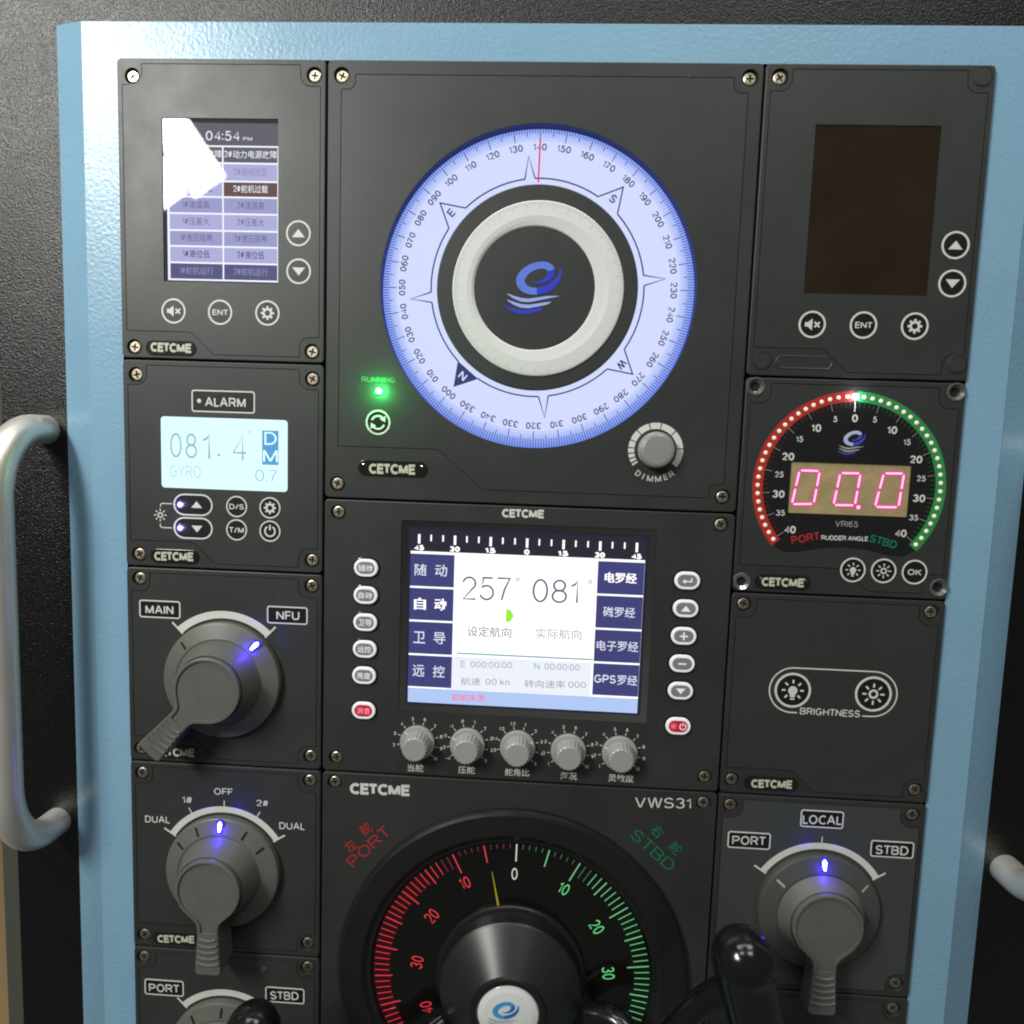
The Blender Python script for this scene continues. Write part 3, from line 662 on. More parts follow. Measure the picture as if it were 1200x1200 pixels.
b = MB(); b.lathe((101.8, 650.8), [(2.6, 0), (2.4, .5), (1.6, 1.0), (.3, 1.2)], mat('dried_clear_glue', (.05, .05, .048), .1, coat=1.0), 20); b.build('glue_drip', M6)
cE = (71.5, 719.0)
legend(M6, arc_scale(M6, cE, 44.6, 49.6, -43, 43))
rotary(M6, cE, 0, None, [-37, 0, 37])
rL = (COLS[2], ROWS[3], COLS[3], ROWS[4]); sL = [(439.9, 500.8), (566.7, 500.9), (565.9, 628.6)]
FILM2 = mat('grey_green_overlay_film', (0.046, 0.050, 0.046), 0.42, bump=0.15, bscale=3200, bdist=0.0001, vary=0.07, vscale=11)
M7 = module('rotary_switch_panel', 'grey panel with a rotary knob under a LOCAL plate between PORT and STBD plates', 'switch panel', rL, sL, GRP, overlay(rL, pocket=None), film=FILM2)
for c in sL: screw(M7, c, 'rust')
label_plate(M7, ((438.9, 520.1), (469.1, 519.9), (470.0, 532.4), (439.6, 532.7)), 'PORT', (442.5, 526.6), (465.9, 526.0), 6.6)
label_plate(M7, ((488.7, 501.0), (518.8, 500.7), (519.6, 513.7), (489.6, 513.9)), 'LOCAL', (490.7, 508.1), (517.7, 507.4), 6.8)
label_plate(M7, ((538.8, 520.6), (568.8, 520.4), (569.9, 532.7), (539.8, 533.1)), 'STBD', (542.9, 527.4), (565.6, 527.1), 6.8)
cL = (505.3, 574.5)
legend(M7, arc_scale(M7, cL, 45.0, 49.6, -57, 57, (0,)))
rotary(M7, cL, 0, 0, [-53, 53], DIMW, base=KNOBD, hh=21.0, cap_r=24)
rM = (COLS[2], ROWS[4], COLS[3], ROWS[5]); sM = [(565.6, 648.0)]
M8 = module('blank_panel', 'plain dark panel at the bottom right corner below the LOCAL knob', 'blank panel', rM, sM, None, overlay(rM, pocket=None))
screw(M8, sM[0], 'rust')
# ------------------------------------------------------------------ gyro compass repeater
rF = (COLS[1], ROWS[0], COLS[2], 292.3); sF = [(154.3, 10.5), (421.7, 9.8), (154.0, 282.0), (420.8, 281.5)]
cF = (288.7, 145.8)
wF = circ(cF, 106.6, 128)
M9 = module('compass_repeater', 'large panel with a glowing pale violet compass dial, red lubber line and dimmer knob', 'compass', rF, sF, None,
    overlay(rF, 9.6, 19.0, (80, 112, 36.5), 8.0), [wF], cuts=[circ(cF, 106.9, 96)])
for i, c in enumerate(sF): screw(M9, c, 'zinc' if i < 2 else 'rust')
CARD = lit('backlit_card', lin(208, 217, 253), 1.02); CINK = lit('card_dark_blue_ink', lin(44, 50, 104)); CINKB = lit('card_blue_tick_ink', lin(42, 74, 182)); RIMB = mat('blue_emissive_well_wall', (0.006, 0.010, 0.09), .35, emit=lin(2, 6, 60), es=.7, spec=.2)  # RIMB: blue light on the well wall is emission in its material
CINK2 = lit('card_number_ink', lin(52, 58, 98)); REDL = lit('red_lubber_line', lin(225, 20, 70))
b = MB(); H = -9.0; cT = cF; cF = (288.5, 143.8); KR = 1.019
b.ring(cF, 69.0, 97.0, H, CARD, n=120)
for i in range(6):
    f = (i+1)/6; b.ring(cF, 97.0+i*11.6/6, 97.0+(i+1)*11.6/6, H, lit('card_rim_painted_falloff', lin(208-84*f, 217-66*f, 253-12*f), 1.0), n=120)  # backlight falloff and blue rim glow are stepped into the ring colours
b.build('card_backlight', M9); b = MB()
OFFA = -140.7
for d in range(360):
    if d % 10 == 0: l, w = 11.4, .55
    elif d % 5 == 0: l, w = 8.6, .5
    else: l, w = 6.2, .55
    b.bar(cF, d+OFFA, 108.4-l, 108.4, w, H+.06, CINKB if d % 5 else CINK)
for d in range(0, 360, 10): b.ctext('%03d' % d, pol(cF, 93.2, d+OFFA), 4.6, d+OFFA, H+.06, CINK2, 0.012, 1.0)
ringr = 73.0; pts = []
for i in range(8):
    a = 45*i + OFFA; big = i % 2 == 0; hw = 6.9 if big else 2.7; ap = 88.0 if big else 87.6
    if i == 0:
        b.sheet([pol(cF, ringr, a-7.4), pol(cF, ap, a), pol(cF, ringr, a+7.4)], H+.07, CINK)
    else: b.line([pol(cF, ringr, a-hw), pol(cF, ap, a), pol(cF, ringr, a+hw)], .95, H+.07, CINK)
    A0 = a+hw; A1_ = a+45-(2.7 if big else 6.9); b.ring(cF, ringr-.5, ringr+.5, H+.065, CINK, A0, A1_)
    if big: b.ctext('NESW'[i//2], pol(cF, 78.0, a), 5.6, a, H+.13, CARD if i == 0 else CINK, 0.012)
b.build('compass_card', M9)
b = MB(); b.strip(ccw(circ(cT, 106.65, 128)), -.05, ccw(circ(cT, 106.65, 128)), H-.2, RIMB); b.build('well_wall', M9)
b = MB(); b.line([(287.4, 46.6, -6), (287.0, 74.8, -6)], 1.05, -6, REDL); b.build('lubber_line', M9)
b = MB(); b.lathe(cF, [(69.0, H+.05), (68.6, -7.6), (68.0, -7.3)], OVER, 96, cap=False); b.ring(cF, 58.4, 68.0, -7.3, OVER, n=96); b.build('dial_bezel', M9)
b = MB(); c2 = (289.1, 144.4, -6.5)
b.lathe(c2, [(58.6, -7.6), (58.5, -6.6), (57.8, -6.2), (48.5, -5.9), (45.5, -6.4)], PEARL, 96, cap=False)
c3 = (286.8, 143.8, -7.5); b.strip(ccw(circ(c2, 45.5, 96)), -6.4, ccw(circ(c3, 42.0, 96)), -7.0, PEARL); b.strip(ccw(circ(c3, 42.0, 96)), -7.0, ccw(circ(c3, 41.2, 96)), -7.6, PEARL)
FT = mat('faint_grey_tick', (0.5, 0.5, 0.47), .4)
for d in range(0, 360, 2): b.bar(c2, d, 57.6-(4.5 if d % 10 == 0 else 2.0), 57.6, .22, -5.85, FT)
b.build('inner_dial', M9)
b = MB(); b.disc(c3, 41.4, -7.5, OVER, 72)
LG1 = lit('logo_blue', lin(92, 118, 210)); LG2 = lit('logo_deep_blue', lin(40, 56, 190)); LG3 = lit('logo_pale', lin(150, 165, 225))
logo(b, (287.9, 143.3, -7.3), 36, -7.3, (LG1, LG2, LG3)); b.build('centre_cap', M9)
GLED = lit('green_led', (0.35, 1.0, 0.55), 4.0); GH = lit('green_led_rim', (0.0, 0.5, 0.08), .8)
l = (182.3, 216.8); b = MB(); b.lathe(l, [(3.4, 0), (3.2, .6), (2.9, .8)], GH, 28, cap=False); b.disc(l, 2.9, .8, GH, 28); b.lathe(l, [(2.3, .8), (2.0, 1.6), (1.1, 2.1)], GLED, 24); b.build('status_led', M9)
point_lamp('status_led_glow', (*l, 8.0), .06, (.05, 1.0, .16), .002)
GT = mat('dull_green_print', (.05, .22, .09), .5)
b = MB(); b.text('RUNNING', (170.3, 209.1), (193.5, 209.2), 3.6, .03, GT); b.build('status_lettering', M9); b = MB()
dk = (373.6, 251.1)
for a, e in ((-127, -122), (-118.5, -112), (-109, -100.5), (-97.5, -87.5), (-85, -71), (-68.5, -46.5), (-44, -17.5), (-15, 9), (11.5, 43), (45.5, 84), (86.5, 127)): b.ring(dk, 14.4, 18.6, .03, WHITE, a, e)
for i, ch in enumerate('DIMMER'): b.ctext(ch, pol(dk, 19.6, (214, 202, 188, 172, 157, 144)[i]), 4.0, (214, 202, 188, 172, 157, 144)[i]-180, .03, WHITE, .01)
b.build('dimmer_scale', M9)
b = MB(); b.lathe(dk, [(12.4, 0), (12.4, 5), (11.9, 8), (10.9, 9.4), (9.2, 10.0), (0.4, 10.2)], DIMK, 56); b.build('dimmer_knob', M9)
button(M9, (182.1, 238.4), 8.7, 'cycle', 5.6)
nameplate(M9, (193.1, 270.0), 49, 11.4, (176.3, 270.5), (208.7, 270.2), 7.1, True)

# ------------------------------------------------------------------ autopilot display
rG = (COLS[1], 292.3, COLS[2], ROWS[3]); sG = [(154.8, 301.8), (420.8, 300.5), (154.7, 481.4), (420.5, 481.2)]
su0, sv0, su1, sv1 = 204.4, 309.8, 373.0, 439.4
wG = rrect(su0-4.5, sv0-4.2, su1+4.5, sv1+4.6, 2)
M10 = module('autopilot_display', 'black panel with a bright colour screen showing 257 and 081 above five small grey knobs', 'display panel', rG, sG, None, None, [wG])
for i, c in enumerate(sG): screw(M10, c, 'zinc' if i != 1 else 'rust')
b = MB(); wi = rrect(su0, sv0, su1, sv1)
b.strip(ccw(wi), -2.6, ccw(rrect(su0-4.4, sv0-4.1, su1+4.4, sv1+4.5)), -.4, PLATE, smooth=False)
for c, q in (((su0-4.6, sv1+4.7), 45), ((su1+4.6, sv1+4.7), -45)): b.bar(c, q+180, -1.5, 3.2, 1.0, .05, PLATE)
b.build('screen_bezel', M10)
IND = lit('screen_indigo', lin(56, 58, 118)); SBK = lit('screen_black_band', lin(22, 20, 40)); SCW = lit('screen_bright_white', (1.0, 1.0, 1.0), 1.15); SLB = lit('screen_light_blue', lin(176, 200, 244)); STW = lit('screen_menu_text', lin(225, 228, 245)); STB = lit('screen_menu_text_bold', (1, 1, 1), 1.2)
SDG = lit('screen_digit_grey', lin(84, 84, 110)); SFG = lit('screen_faint_grey', lin(150, 150, 165)); SGA = lit('screen_green_arrow', lin(150, 240, 50)); STL = lit('screen_teal_line', lin(60, 150, 160)); SPK = lit('screen_pink_text', lin(250, 110, 170)); SEDGE = lit('screen_blue_black_edge', lin(10, 10, 38))
b = MB(); H = -2.5
b.sheet(wi, H, SEDGE)
x0, y0, x1, y1 = 206.2, 312.3, 370.8, 437.8; LX0, RX0 = 234.0, 337.0
b.sheet(rrect(x0-.8, y0-.8, x1+.6, 327.6), H+.05, SBK)
b.sheet(rrect(x0, 327.6, x1, y1), H+.05, SCW); b.sheet(rrect(LX0, 402.6, RX0, 427.0), H+.07, lit('screen_pale_panel', lin(236, 241, 250)))
ticks = [(212.1, 316.1), (237.5, 315.9), (262.7, 315.5), (288.3, 315.9), (313.8, 315.6), (339.3, 315.5), (364.7, 315.5)]; nums = ['45', '30', '15', '0', '15', '30', '45']
for i, (u, v) in enumerate(ticks):
    b.line([(u, 315.6), (u, 322.2)], 1.7, H+.12, STB); w = 1.9 if len(nums[i]) == 1 else 3.6
    b.text(nums[i], (u-w, 325.2), (u+w, 325.2), 3.9, H+.14, STB, .04)
    if i < 6:
        for k in (1, 2): x = u + (ticks[i+1][0]-u)*k/3; b.line([(x, 315.7), (x, 320.2)], 1.1, H+.12, STB)
LX, RX = (237.5, 334.8)[0], (338.4, 348.7)[0]
rl = [328.6, 353.2, 377.6, 402.2, 426.6]
rr = [328.6, 353.0, 377.4, 401.8, 426.2]
for i in range(4):
    b.sheet(rrect(x0, rl[i]+.9, LX, rl[i+1]-.5), H+.1, IND); b.sheet(rrect(RX, rr[i]+.9, x1-.1, rr[i+1]-.5), H+.1, IND)
for i, w in enumerate(('随动', '自动', '卫导', '远控')):
    vm = (rl[i]+rl[i+1])/2
    for k, u in enumerate((213.6, 228.2)): b.text(w[k], (u-4.3, vm), (u+4.3, vm), 8.6, H+.15, STB if i == 1 else STW, 0.03 if i == 1 else 0.008)
for i, (w, hw_) in enumerate((('电罗经', 11.2), ('磁罗经', 11.2), ('电子罗经', 14.6), ('GPS罗经', 15.2))):
    vm = (rr[i]+rr[i+1])/2; um = (RX+x1)/2; b.text(w, (um-hw_, vm), (um+hw_, vm), 7.4, H+.15, STB if i == 0 else STW, 0.03 if i == 0 else 0.008)
for t, p, q in (('257', (243.6, 352.7), (278.0, 352.3)), ('081', (293.3, 352.3), (325.4, 352.1))): b.text(t, p, q, 16.8, H+.12, SDG, -0.012)
for c in ((282.6, 345.0), (333.5, 344.4)): b.ring(c, .7, 1.3, H+.12, SFG)
c = (277.7, 371.3); b.sheet([(c[0]-2.6, c[1]-4.6), (c[0]+.6, c[1]-4.2), (c[0]+3, c[1]), (c[0]+.6, c[1]+4.2), (c[0]-2.6, c[1]+4.6)], H+.12, SGA)
b.text('设定航向', (247.9, 383.7), (279.3, 383.4), 7.4, H+.12, SDG, -0.004); b.text('实际航向', (296.8, 383.1), (328.9, 382.6), 7.4, H+.12, SFG, -0.004)
p, q = (240.8, 400.2), (337.9, 398.8); b.line([p, (q[0], p[1])], .9, H+.12, STL)
b.text('E  000:00:00', (243.9, 408.0), (280.7, 407.1), 4.6, H+.12, SFG, -.005); b.text('N  00:00:00', (296.5, 407.0), (328.7, 406.4), 4.6, H+.12, SFG, -.005)
b.text('航速  00 kn', (244.3, 420.6), (279.3, 419.7), 5.6, H+.12, SFG, -.004); b.text('转向速率 000', (290.0, 420.1), (333.8, 419.0), 5.6, H+.12, SFG, -.004)
b.sheet(rrect(x0, 427.2, x1, y1), H+.1, SLB); b.text('舵机失灵', (238.2, 432.9), (262.1, 432.5), 5.4, H+.15, SPK, .01)
b.build('colour_screen', M10)
b = MB(); b.text('CETCME', (270.1, 298.2), (299.2, 297.8), 6.0, .03, WHITE, .03); b.build('printed_legend', M10)
def key(c, w, h_, t, red=False):
    b = MB(); o = pill(c, w, h_)
    e = pill(c, w+2.2, h_+2.2); b.prism(e, 0, .8, GLOSS, .5, cap=True)
    t1 = b.prism(o, .5, 2.4, RUBW, .8, cap=False); i_ = pill(c, w-4.0, h_-4.0)
    b.sheet([t1, i_], 2.4, RUBW); b.sheet(i_, 2.35, RUBR if red else RUBG)
    K = lit('red_key_symbol', lin(250, 150, 170), rough=.4) if red and 'red_key_symbol' not in MATS else (MATS.get('red_key_symbol') if red else WHITE)
    if t == 'sun_power': icon(b, 'sun', (c[0]-3.4, c[1]), 2.4, 2.45, K); icon(b, 'power', (c[0]+3.2, c[1]), 2.6, 2.45, RUBW)
    elif t in ('enter', 'up', 'down', 'plus', 'minus'): icon(b, t, c, 3.5, 2.45, RUBW)
    else: b.text(t, (c[0]-4.9, c[1]), (c[0]+4.9, c[1]), 4.8, 2.45, K if red else RUBW, .02)
    return b.build('rubber_key', M10, label='red rubber key' if red else None)
for t, c in (('随动', (175.4, 340.5)), ('自动', (175.4, 360.1)), ('卫导', (175.4, 379.7)), ('远控', (175.3, 399.2)), ('亮度', (175.1, 418.5)), ('消音', (175.1, 444.4))): key(c, 17.2, 12.6, t, t == '消音')
for t, c in (('enter', (399.8, 340.0)), ('up', (399.8, 359.6)), ('plus', (399.5, 379.1)), ('minus', (399.5, 398.8)), ('down', (399.5, 418.4)), ('sun_power', (399.3, 444.0))): key(c, 17.6, 12.4, t, t == 'sun_power')
knobs = [((214.5, 466.5), '当舵', (207.5, 486.2), (219.0, 486.1), ['2', '3', '4', '5', '6', '7', '8', '9', '10'], -46), ((250.7, 466.4), '压舵', (244.5, 485.6), (256.4, 485.5), ['-4', '-3', '-2', '-1', '0', '1', '2', '3', '4', '5'], -62),
    ((286.8, 466.3), '舵角比', (278.2, 485.4), (295.8, 485.1), ['1:5', '1:4', '1:3', '1:2', '1', '2', '3', '4', '5'], 62), ((323.1, 466.8), '海况', (318.2, 485.9), (330.0, 485.7), ['1', '2', '3', '4', '5', '6', '7', '8', '9', '10'], -150), ((359.5, 466.4), '灵敏度', (352.3, 485.4), (370.6, 485.2), ['1', '2', '3', '4', '5', '6', '7', '8', '9', '10'], -66)]
leg = MB()
for c, t, p, q, ns, pa in knobs:
    b = MB()
    b.lathe(c, [(12.6, 0), (12.6, 2.2), (12.1, 3.0), (10.4, 3.2)], KNOBL, 48, cap=True)
    n = 20; prof = [[(9.9 if (i % 2) else 9.3)*1 for i in range(2*n)]]
    fl = [pol(c, (9.9 if i % 4 in (0, 1) else 9.35), i*360/(4*n)) for i in range(4*n)]; ft = [pol(c, (8.9 if i % 4 in (0, 1) else 8.5), i*360/(4*n)) for i in range(4*n)]
    b.strip(ccw(fl), 3.0, ccw(ft), 13.0, KNOBL, smooth=False); tt = inset(ft, .8); b.strip(ccw(ft), 13.0, tt, 13.6, KNOBL); b.sheet(tt, 13.6, KNOBL)
    b.add([(*pol(c, 8.0, pa-3), 3.3), (*pol(c, 12.2, pa-2.4), 3.15), (*pol(c, 12.2, pa+2.4), 3.15), (*pol(c, 8.0, pa+3), 3.3)], [(0, 1, 2, 3)], WHITE)
    b.build('small_knob', M10, origin=(*c, 0))
    N = len(ns)
    for i, s_ in enumerate(ns):
        a = -128 + 258*i/(N-1) if N == 10 else -100 + 232*i/(N-1)
        leg.bar(c, a, 13.2, 15.2, .55, .03, WHITE); leg.ctext(s_, pol(c, 17.6, a), 2.5, 0, .03, WHITE, .01)
    leg.text(t, p, q, 5.6, .03, WHITE, .012)
leg.build('knob_legend', M10)
# ------------------------------------------------------------------ rudder angle indicator
rJ = (COLS[2], ROWS[1], COLS[3], ROWS[2]); sJ = [(438.1, 206.3), (569.2, 206.2), (437.3, 339.3), (569.7, 338.0)]
winJ = rrect(465.1, 255.8, 544.4, 290.5)
M11 = module('rudder_indicator', 'panel with a round red and green rudder angle scale around pink digits 00.0', 'gauge', rJ, [], None, overlay(rJ, pocket=(74, 92, 19)), [winJ], empty_holes=sJ)
LIP = mat('worn_grey_lip', (.085, .085, .08), .35, vary=.06)
for c in sJ:
    b = MB(); b.lathe(c, [(6.2, 0), (5.9, .5), (5.3, .6), (4.9, .2), (3.4, -1.2), (3.2, -2.8)], CHROME if c == sJ[2] else LIP, 36, cap=False); b.lathe(c, [(4.8, -1.0), (3.3, -1.6), (3.0, -2.9)], CHROME, 32, cap=False); b.disc(c, 3.1, -2.85, HOLE, 24); b.build('screw_socket', M11)
cJ = (504.2, 271.6)
b = MB(); lo = [pol(cJ, 57.2, a) for a in range(-129, 130, 3)]
lo += [(cJ[0]+47, 313.5), (cJ[0]+40, 317.5), (cJ[0]+30, 317.2), (cJ[0]+15, 314.0), (cJ[0], 312.8), (cJ[0]-15, 314.0), (cJ[0]-30, 317.2), (cJ[0]-40, 317.5), (cJ[0]-47, 313.5)]
b.sheet([lo, winJ], .03, INK)
RB = mat('red_scale_band', (0.42, 0.026, 0.022), .4); GB = mat('green_scale_band', (0.03, 0.25, 0.07), .4); RT_ = mat('dim_red_tick', (0.10, 0.01, 0.01), .5); GTK = mat('dim_green_tick', (0.01, 0.09, 0.02), .5)
b.ring(cJ, 57.1, 64.0, .05, RB, -131, -1.2, 60); b.ring(cJ, 57.1, 64.0, .05, GB, 1.2, 131, 60)
for d in range(-40, 41):
    a = d*3.2
    if d == 0: b.bar(cJ, 0, 50.5, 57, .7, .06, WHITE)
    elif d % 5 == 0: b.bar(cJ, a, 52.2, 57, .32, .06, DIMW)
    else: b.bar(cJ, a, 53.6, 57, .45, .055, RT_ if d < 0 else GTK)
for t, p in (('0', (504.8, 225.4)), ('5', (492.0, 226.4)), ('5', (517.9, 225.9)), ('10', (480.0, 232.7)), ('10', (529.9, 232.5)), ('15', (469.5, 240.5)), ('15', (540.2, 240.2)), ('20', (462.7, 252.4)), ('20', (547.1, 251.5)), ('25', (457.6, 264.7)), ('25', (551.5, 264.1)), ('30', (458.0, 278.0)), ('30', (551.2, 277.5)), ('35', (460.2, 290.8)), ('35', (548.8, 290.7)), ('40', (467.4, 302.0)), ('40', (541.2, 301.6))):
    big = int(t) % 10 == 0; b.ctext(t, p, 5.2 if big else 3.9, 0, .06, WHITE, .02 if big else .01)
b.text('VRI65', (497.4, 296.7), (512.4, 296.7), 4.0, .06, DIMW)
b.text('PORT', (468.8, 309.4), (487.2, 305.5), 5.4, .06, REDP, .01); b.text('RUDDER ANGLE', (488.7, 306.6), (519.8, 306.3), 3.2, .06, WHITE, .012); b.text('STBD', (521.2, 305.6), (539.3, 309.9), 5.4, .06, GRNP, .01)
logo(b, (504.7, 241.7), 16.6, .06, (mat('pale_logo_print', (.42, .46, .70), .4), mat('blue_logo_print', (.05, .07, .42), .4), DIMW))
b.build('dial_face', M11)
PINK = lit('segment_pink', (1.0, 0.42, 0.72), 1.5); MAG = lit('segment_magenta', (0.85, 0.015, 0.22), .9)
b = MB(); b.sheet(winJ, -.6, TAN); b.build('digit_window', M11)
b = MB(); H = -.5
def seg(a, c, w, m, h):
    d = Vector((c[0]-a[0], c[1]-a[1])); d.normalize(); n = Vector((-d.y, d.x))*w/2; e = d*w/2
    b.sheet([(a[0], a[1]), (a[0]+e.x+n.x, a[1]+e.y+n.y), (c[0]-e.x+n.x, c[1]-e.y+n.y), (c[0], c[1]), (c[0]-e.x-n.x, c[1]-e.y-n.y), (a[0]+e.x-n.x, a[1]+e.y-n.y)], h, m)
for q in (((471.1, 261.5), (484.6, 261.5), (482.1, 283.9), (467.6, 284.6)), ((498.3, 262.3), (511.7, 262.1), (509.5, 283.8), (495.4, 284.1)), ((527.0, 261.5), (540.3, 261.2), (538.4, 284.1), (522.9, 284.4))):
    tl, tr, br, bl = [Vector(p) for p in q]; ml = (tl+bl)/2; mr = (tr+br)/2
    for a, c in ((tl, tr), (tr, mr), (mr, br), (br, bl), (bl, ml), (ml, tl)):
        d = (c-a).normalized()*.45
        seg(a+d*.3, c-d*.3, 2.9, MAG, H+.02); seg(a+d*1.6, c-d*1.6, 1.5, PINK, H+.05)
p = (512.0, 285.1); b.disc(p, 2.1, H+.02, MAG, 20); b.disc(p, 1.4, H+.05, PINK, 20)
b.build('lit_digits', M11); point_lamp('zero_led_glow', (*pol(cJ, 60.5, 0), 4), .006, (.8, .95, 1))
LEDM = {}
for key_, col in (('unlit', mat('led_dot', (.75, .68, .54), .35, emit=(1, .86, .66), es=.28)), ('lit', lit('white_zero_led', (.9, 1, 1), 5))):  # all the dots emit: a faint glow is given to the side ones
    q = MB(); q.lathe((0, 0), [(1.45, .05), (1.3, .4), (.8, .7)], col, 14); o = q.build('indicator_led', None, (0, 0, 0)); LEDM[key_] = o.data; bpy.data.objects.remove(o)
for i in range(-24, 25):
    o = bpy.data.objects.new('indicator_led', LEDM['lit' if i == 0 else 'unlit']); COL.objects.link(o); put(o, M11, (*pol(cJ, 60.5, i*5.34), .05))
    if i == 0: o['label'] = 'glowing white zero light'; o.scale = (1.5, 1.2, 1.5)
for k, c in (('bulb', (511.5, 328.1)), ('sun', (532.0, 327.9)), ('OK', (552.6, 327.9))): button(M11, c, 8.5, k, 5.0 if k != 'OK' else 4.6, lw=.12)
nameplate(M11, (464.9, 338.4), 38, 10.4, (450.6, 338.7), (479.1, 338.4), 6.2, True)

# ------------------------------------------------------------------ brightness panel
rK = (COLS[2], ROWS[2], COLS[3], ROWS[3]); sK = [(440.0, 355.1), (566.5, 355.2), (439.7, 482.0), (566.7, 482.4)]
M12 = module('brightness_panel', 'dark panel with two round brightness keys inside a white capsule outline', 'control panel', rK, sK, None, overlay(rK))
for i, c in enumerate(sK): screw(M12, c, 'zinc' if i == 1 else 'rust')
b = MB(); ca = (477.2, 414.6); cb = (532.2, 414.5); vm = (ca[1]+cb[1])/2; R_ = 16.0
pts = [(481.3, 430.4)]
pts = [((481.3, 430.4)[0], vm+R_)] + [pol((ca[0], vm), R_, a) for a in range(180, 361, 9)] + [pol((cb[0], vm), R_, a) for a in range(0, 181, 9)] + [((525.9, 429.9)[0], vm+R_)]
b.line(pts, .95, .03, WHITE); b.text('BRIGHTNESS', (483.2, 429.1), (524.4, 429.2), 5.0, .03, WHITE, .006); b.build('printed_legend', M12)
button(M12, ca, 12.5, 'bulb', 7.6, lw=.12); button(M12, cb, 12.5, 'sun', 7.6, lw=.12)
nameplate(M12, (466.9, 483.0), 38, 10.4, (452.9, 483.5), (481.3, 482.8), 6.2)

# ------------------------------------------------------------------ steering unit
rH = (COLS[1], ROWS[3], COLS[2], 785.0); sH = [(153.9, 500.4), (420.9, 500.4)]
M13 = module('steering_unit', 'black steering dial with red and green scales, cone hub and gloss black yoke grips', 'steering unit', rH, sH, None, None)
for c in sH: screw(M13, c, 'zinc')
b = MB(); b.text('CETCME', (165.3, 504.4), (209.3, 503.5), 8.6, .03, WHITE, .03); b.build('maker_lettering', M13); b = MB(); b.text('VWS31', (372.2, 502.5), (412.0, 501.2), 7.8, .03, WHITE, -.002); b.build('model_lettering', M13); b = MB()
b.text('PORT', (165.8, 562.7), (193.8, 533.8), 8.4, .03, REDP, -.008); B2 = MB(); B2.text('STBD', (372.4, 525.4), (401.8, 550.4), 8.4, .03, GRNP, -.008)
for t, p, a in (('左', (166.2, 548.4), -42), ('舵', (177.4, 534.5), -42), ('右', (389.3, 523.3), 42), ('舵', (402.8, 535.4), 42)): (b if a < 0 else B2).ctext(t, p, 8.4, a, .03, REDP if a < 0 else GRNP, -.004)
b.build('port_lettering', M13); B2.build('starboard_lettering', M13)
cH = (287.6, 641.0)
b = MB(); b.lathe(cH, [(129, 0), (129, 3), (128, 5.0), (126, 6.0), (112, 6.6), (110.5, 6.2), (107, 3.2), (104.5, 2.6), (103.6, .5)], RINGB, 160, cap=False); b.build('outer_ring', M13)
b = MB(); H = .4; b.disc(cH, 103.8, H, DIALG, 120)
RLIT = lit('lit_red_scale', lin(220, 45, 62), .9); RLIT2 = lit('shaded_red_scale', lin(120, 26, 38), .9); GLIT = lit('lit_green_scale', lin(110, 190, 130), .9); GLIT2 = lit('shaded_green_scale', lin(56, 104, 70), .9); WLIT = lit('lit_white_scale', lin(215, 215, 205), .9); GRN0 = lit('lit_green_numeral', lin(100, 215, 130), .9)
RW = mat('red_scale_backing', (.035, .002, .003), .3); GW = mat('green_scale_backing', (.001, .013, .004), .3)
b.ring(cH, 90, 102.5, H+.03, RW, -140, -42, 60); b.ring(cH, 90, 102.5, H+.03, GW, 58, 140, 60)
PER = 2.72
for d in range(-50, 51):
    a = d*PER + .6
    small = abs(d) < 10 and d % 5
    m = WLIT if d == 0 else ((RLIT if (d % 5 == 0 or d < -12) else RLIT2) if d < 0 else (GLIT if (d % 5 == 0 or d > 12) else GLIT2))  # minor ticks near zero: recess shade is put into their dimmer colour
    r0 = 101.5 - (15.5 if d % 10 == 0 and d else 13 if d % 5 == 0 else 3.2 if small else 10.5)
    b.bar(cH, a, r0, 101.8, 1.0 if d % 5 == 0 else .7, H+.08, m)
for t, p, a, m in (('0', (287.8, 562.1), 0, WLIT), ('10', (251.7, 571.4), -24, RLIT), ('20', (227.8, 599.0), -52, RLIT), ('30', (217.6, 636.2), -80, RLIT), ('40', (225.6, 672.0), -106, RLIT), ('10', (324.1, 571.2), 27, GRN0), ('20', (349.2, 599.3), 54, GRN0), ('30', (359.3, 634.7), 82, GRN0)):
    b.ctext(t, p, 9.2, a, H+.08, m, 0, .72)
b.build('rudder_dial', M13)
YEL = mat('yellow_needle', (.42, .34, .02), .4)
b = MB(); p = Vector((271.4, 560.8)); q = Vector((278.2, 593.5)); b.line([tuple(p), tuple(q)], [.5, 2.0], 1.6, YEL); b.build('needle', M13)
b = MB()
b.lathe(cH, [(55.5, .5), (55.5, 2.6), (54.8, 3.8), (53.4, 4.2), (52.0, 4.4), (51.2, 14.4), (50.2, 15.4)], RINGB, 120, cap=False)
b.lathe(cH, [(50.2, 15.4), (26.8, 35.0)], HUBM, 120, cap=False)
b.lathe(cH, [(26.8, 35.0), (26.0, 36.8), (25.0, 37.2), (22.2, 37.2), (21.4, 36.0)], RINGB, 96, cap=False); b.build('hub', M13)
b = MB(); b.lathe(cH, [(21.4, 35.6), (20.6, 36.4), (17, 37.4), (10, 38.0), (.5, 38.2)], PEARL, 72)
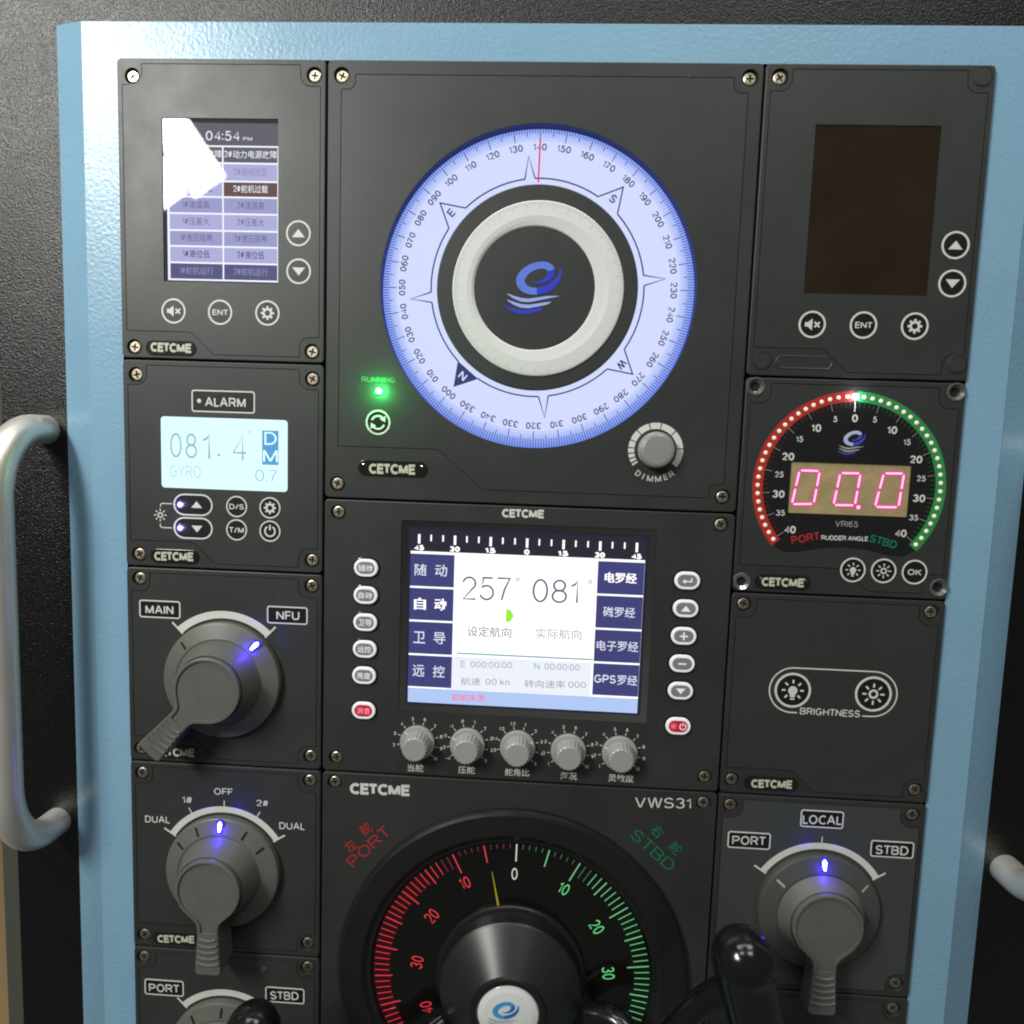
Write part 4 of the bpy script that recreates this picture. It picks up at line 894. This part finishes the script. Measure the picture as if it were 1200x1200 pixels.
logo(b, (284.9, 640.1, 38.4), 21, 38.45, (mat('sky_logo_print', (.04, .30, .62), .4), mat('navy_logo_print', (.02, .13, .48), .4), mat('grey_logo_print', (.35, .38, .42), .4))); b.build('hub_cap', M13)
yk = bpy.data.objects.new('steering_yoke', None); COL.objects.link(yk); put(yk, M13, (*cH, 10)); yk.empty_display_size = .01
def smooth(P, n=6):
    out = []
    for i in range(len(P)-1):
        p0, p1, p2, p3 = P[max(i-1, 0)], P[i], P[i+1], P[min(i+2, len(P)-1)]
        for j in range(n):
            t = j/n; out.append(tuple(0.5*((2*p1[k]) + (-p0[k]+p2[k])*t + (2*p0[k]-5*p1[k]+4*p2[k]-p3[k])*t*t + (-p0[k]+3*p1[k]-3*p2[k]+p3[k])*t**3) for k in range(3)))
    out.append(P[-1]); return out
b = MB(); b.tube(smooth([(345.3, 657.7, 12), (363.6, 652.6, 22), (378.2, 659.0, 32), (392.2, 650.4, 40), (404.0, 626.7, 46), (419.1, 604.5, 52), (436.1, 587.5, 58)]), 8.6, GLOSS, 20); b.build('yoke_arm', yk)
b = MB(); b.tube(smooth([(240.3, 673.8, 12), (223.4, 682.6, 22), (204.5, 707.5, 32), (173.2, 711.8, 40), (145.7, 693.0, 48), (122.2, 674.3, 56)]), 7.2, GLOSS, 20); b.build('yoke_arm', yk)
def grip(P, r):
    b = MB(); c = smooth(P, 5); n = len(c); d = (Vector(c[0])-Vector(c[1])).normalized(); dome = []; rr_ = []
    for i in range(1, 9):
        a = math.pi/2*i/8; dome.append(tuple(Vector(c[0]) + d*r*math.sin(a))); rr_.append(max(.15, r*math.cos(a)))
    b.tube(dome[::-1] + c, rr_[::-1] + [r*(1 - .10*math.sin(math.pi*i/(n-1))) for i in range(n)], GLOSS, 32); return b.build('hand_grip', yk)
grip([(434.1, 566.0, 66), (435.9, 576.7, 64), (444.1, 602.8, 60), (452.5, 629.5, 56), (459.7, 660.1, 50)], 19.5)
grip([(121.3, 639.0, 66), (118.1, 660.6, 64), (111.5, 696.2, 60), (102.7, 735.3, 54)], 17.8)
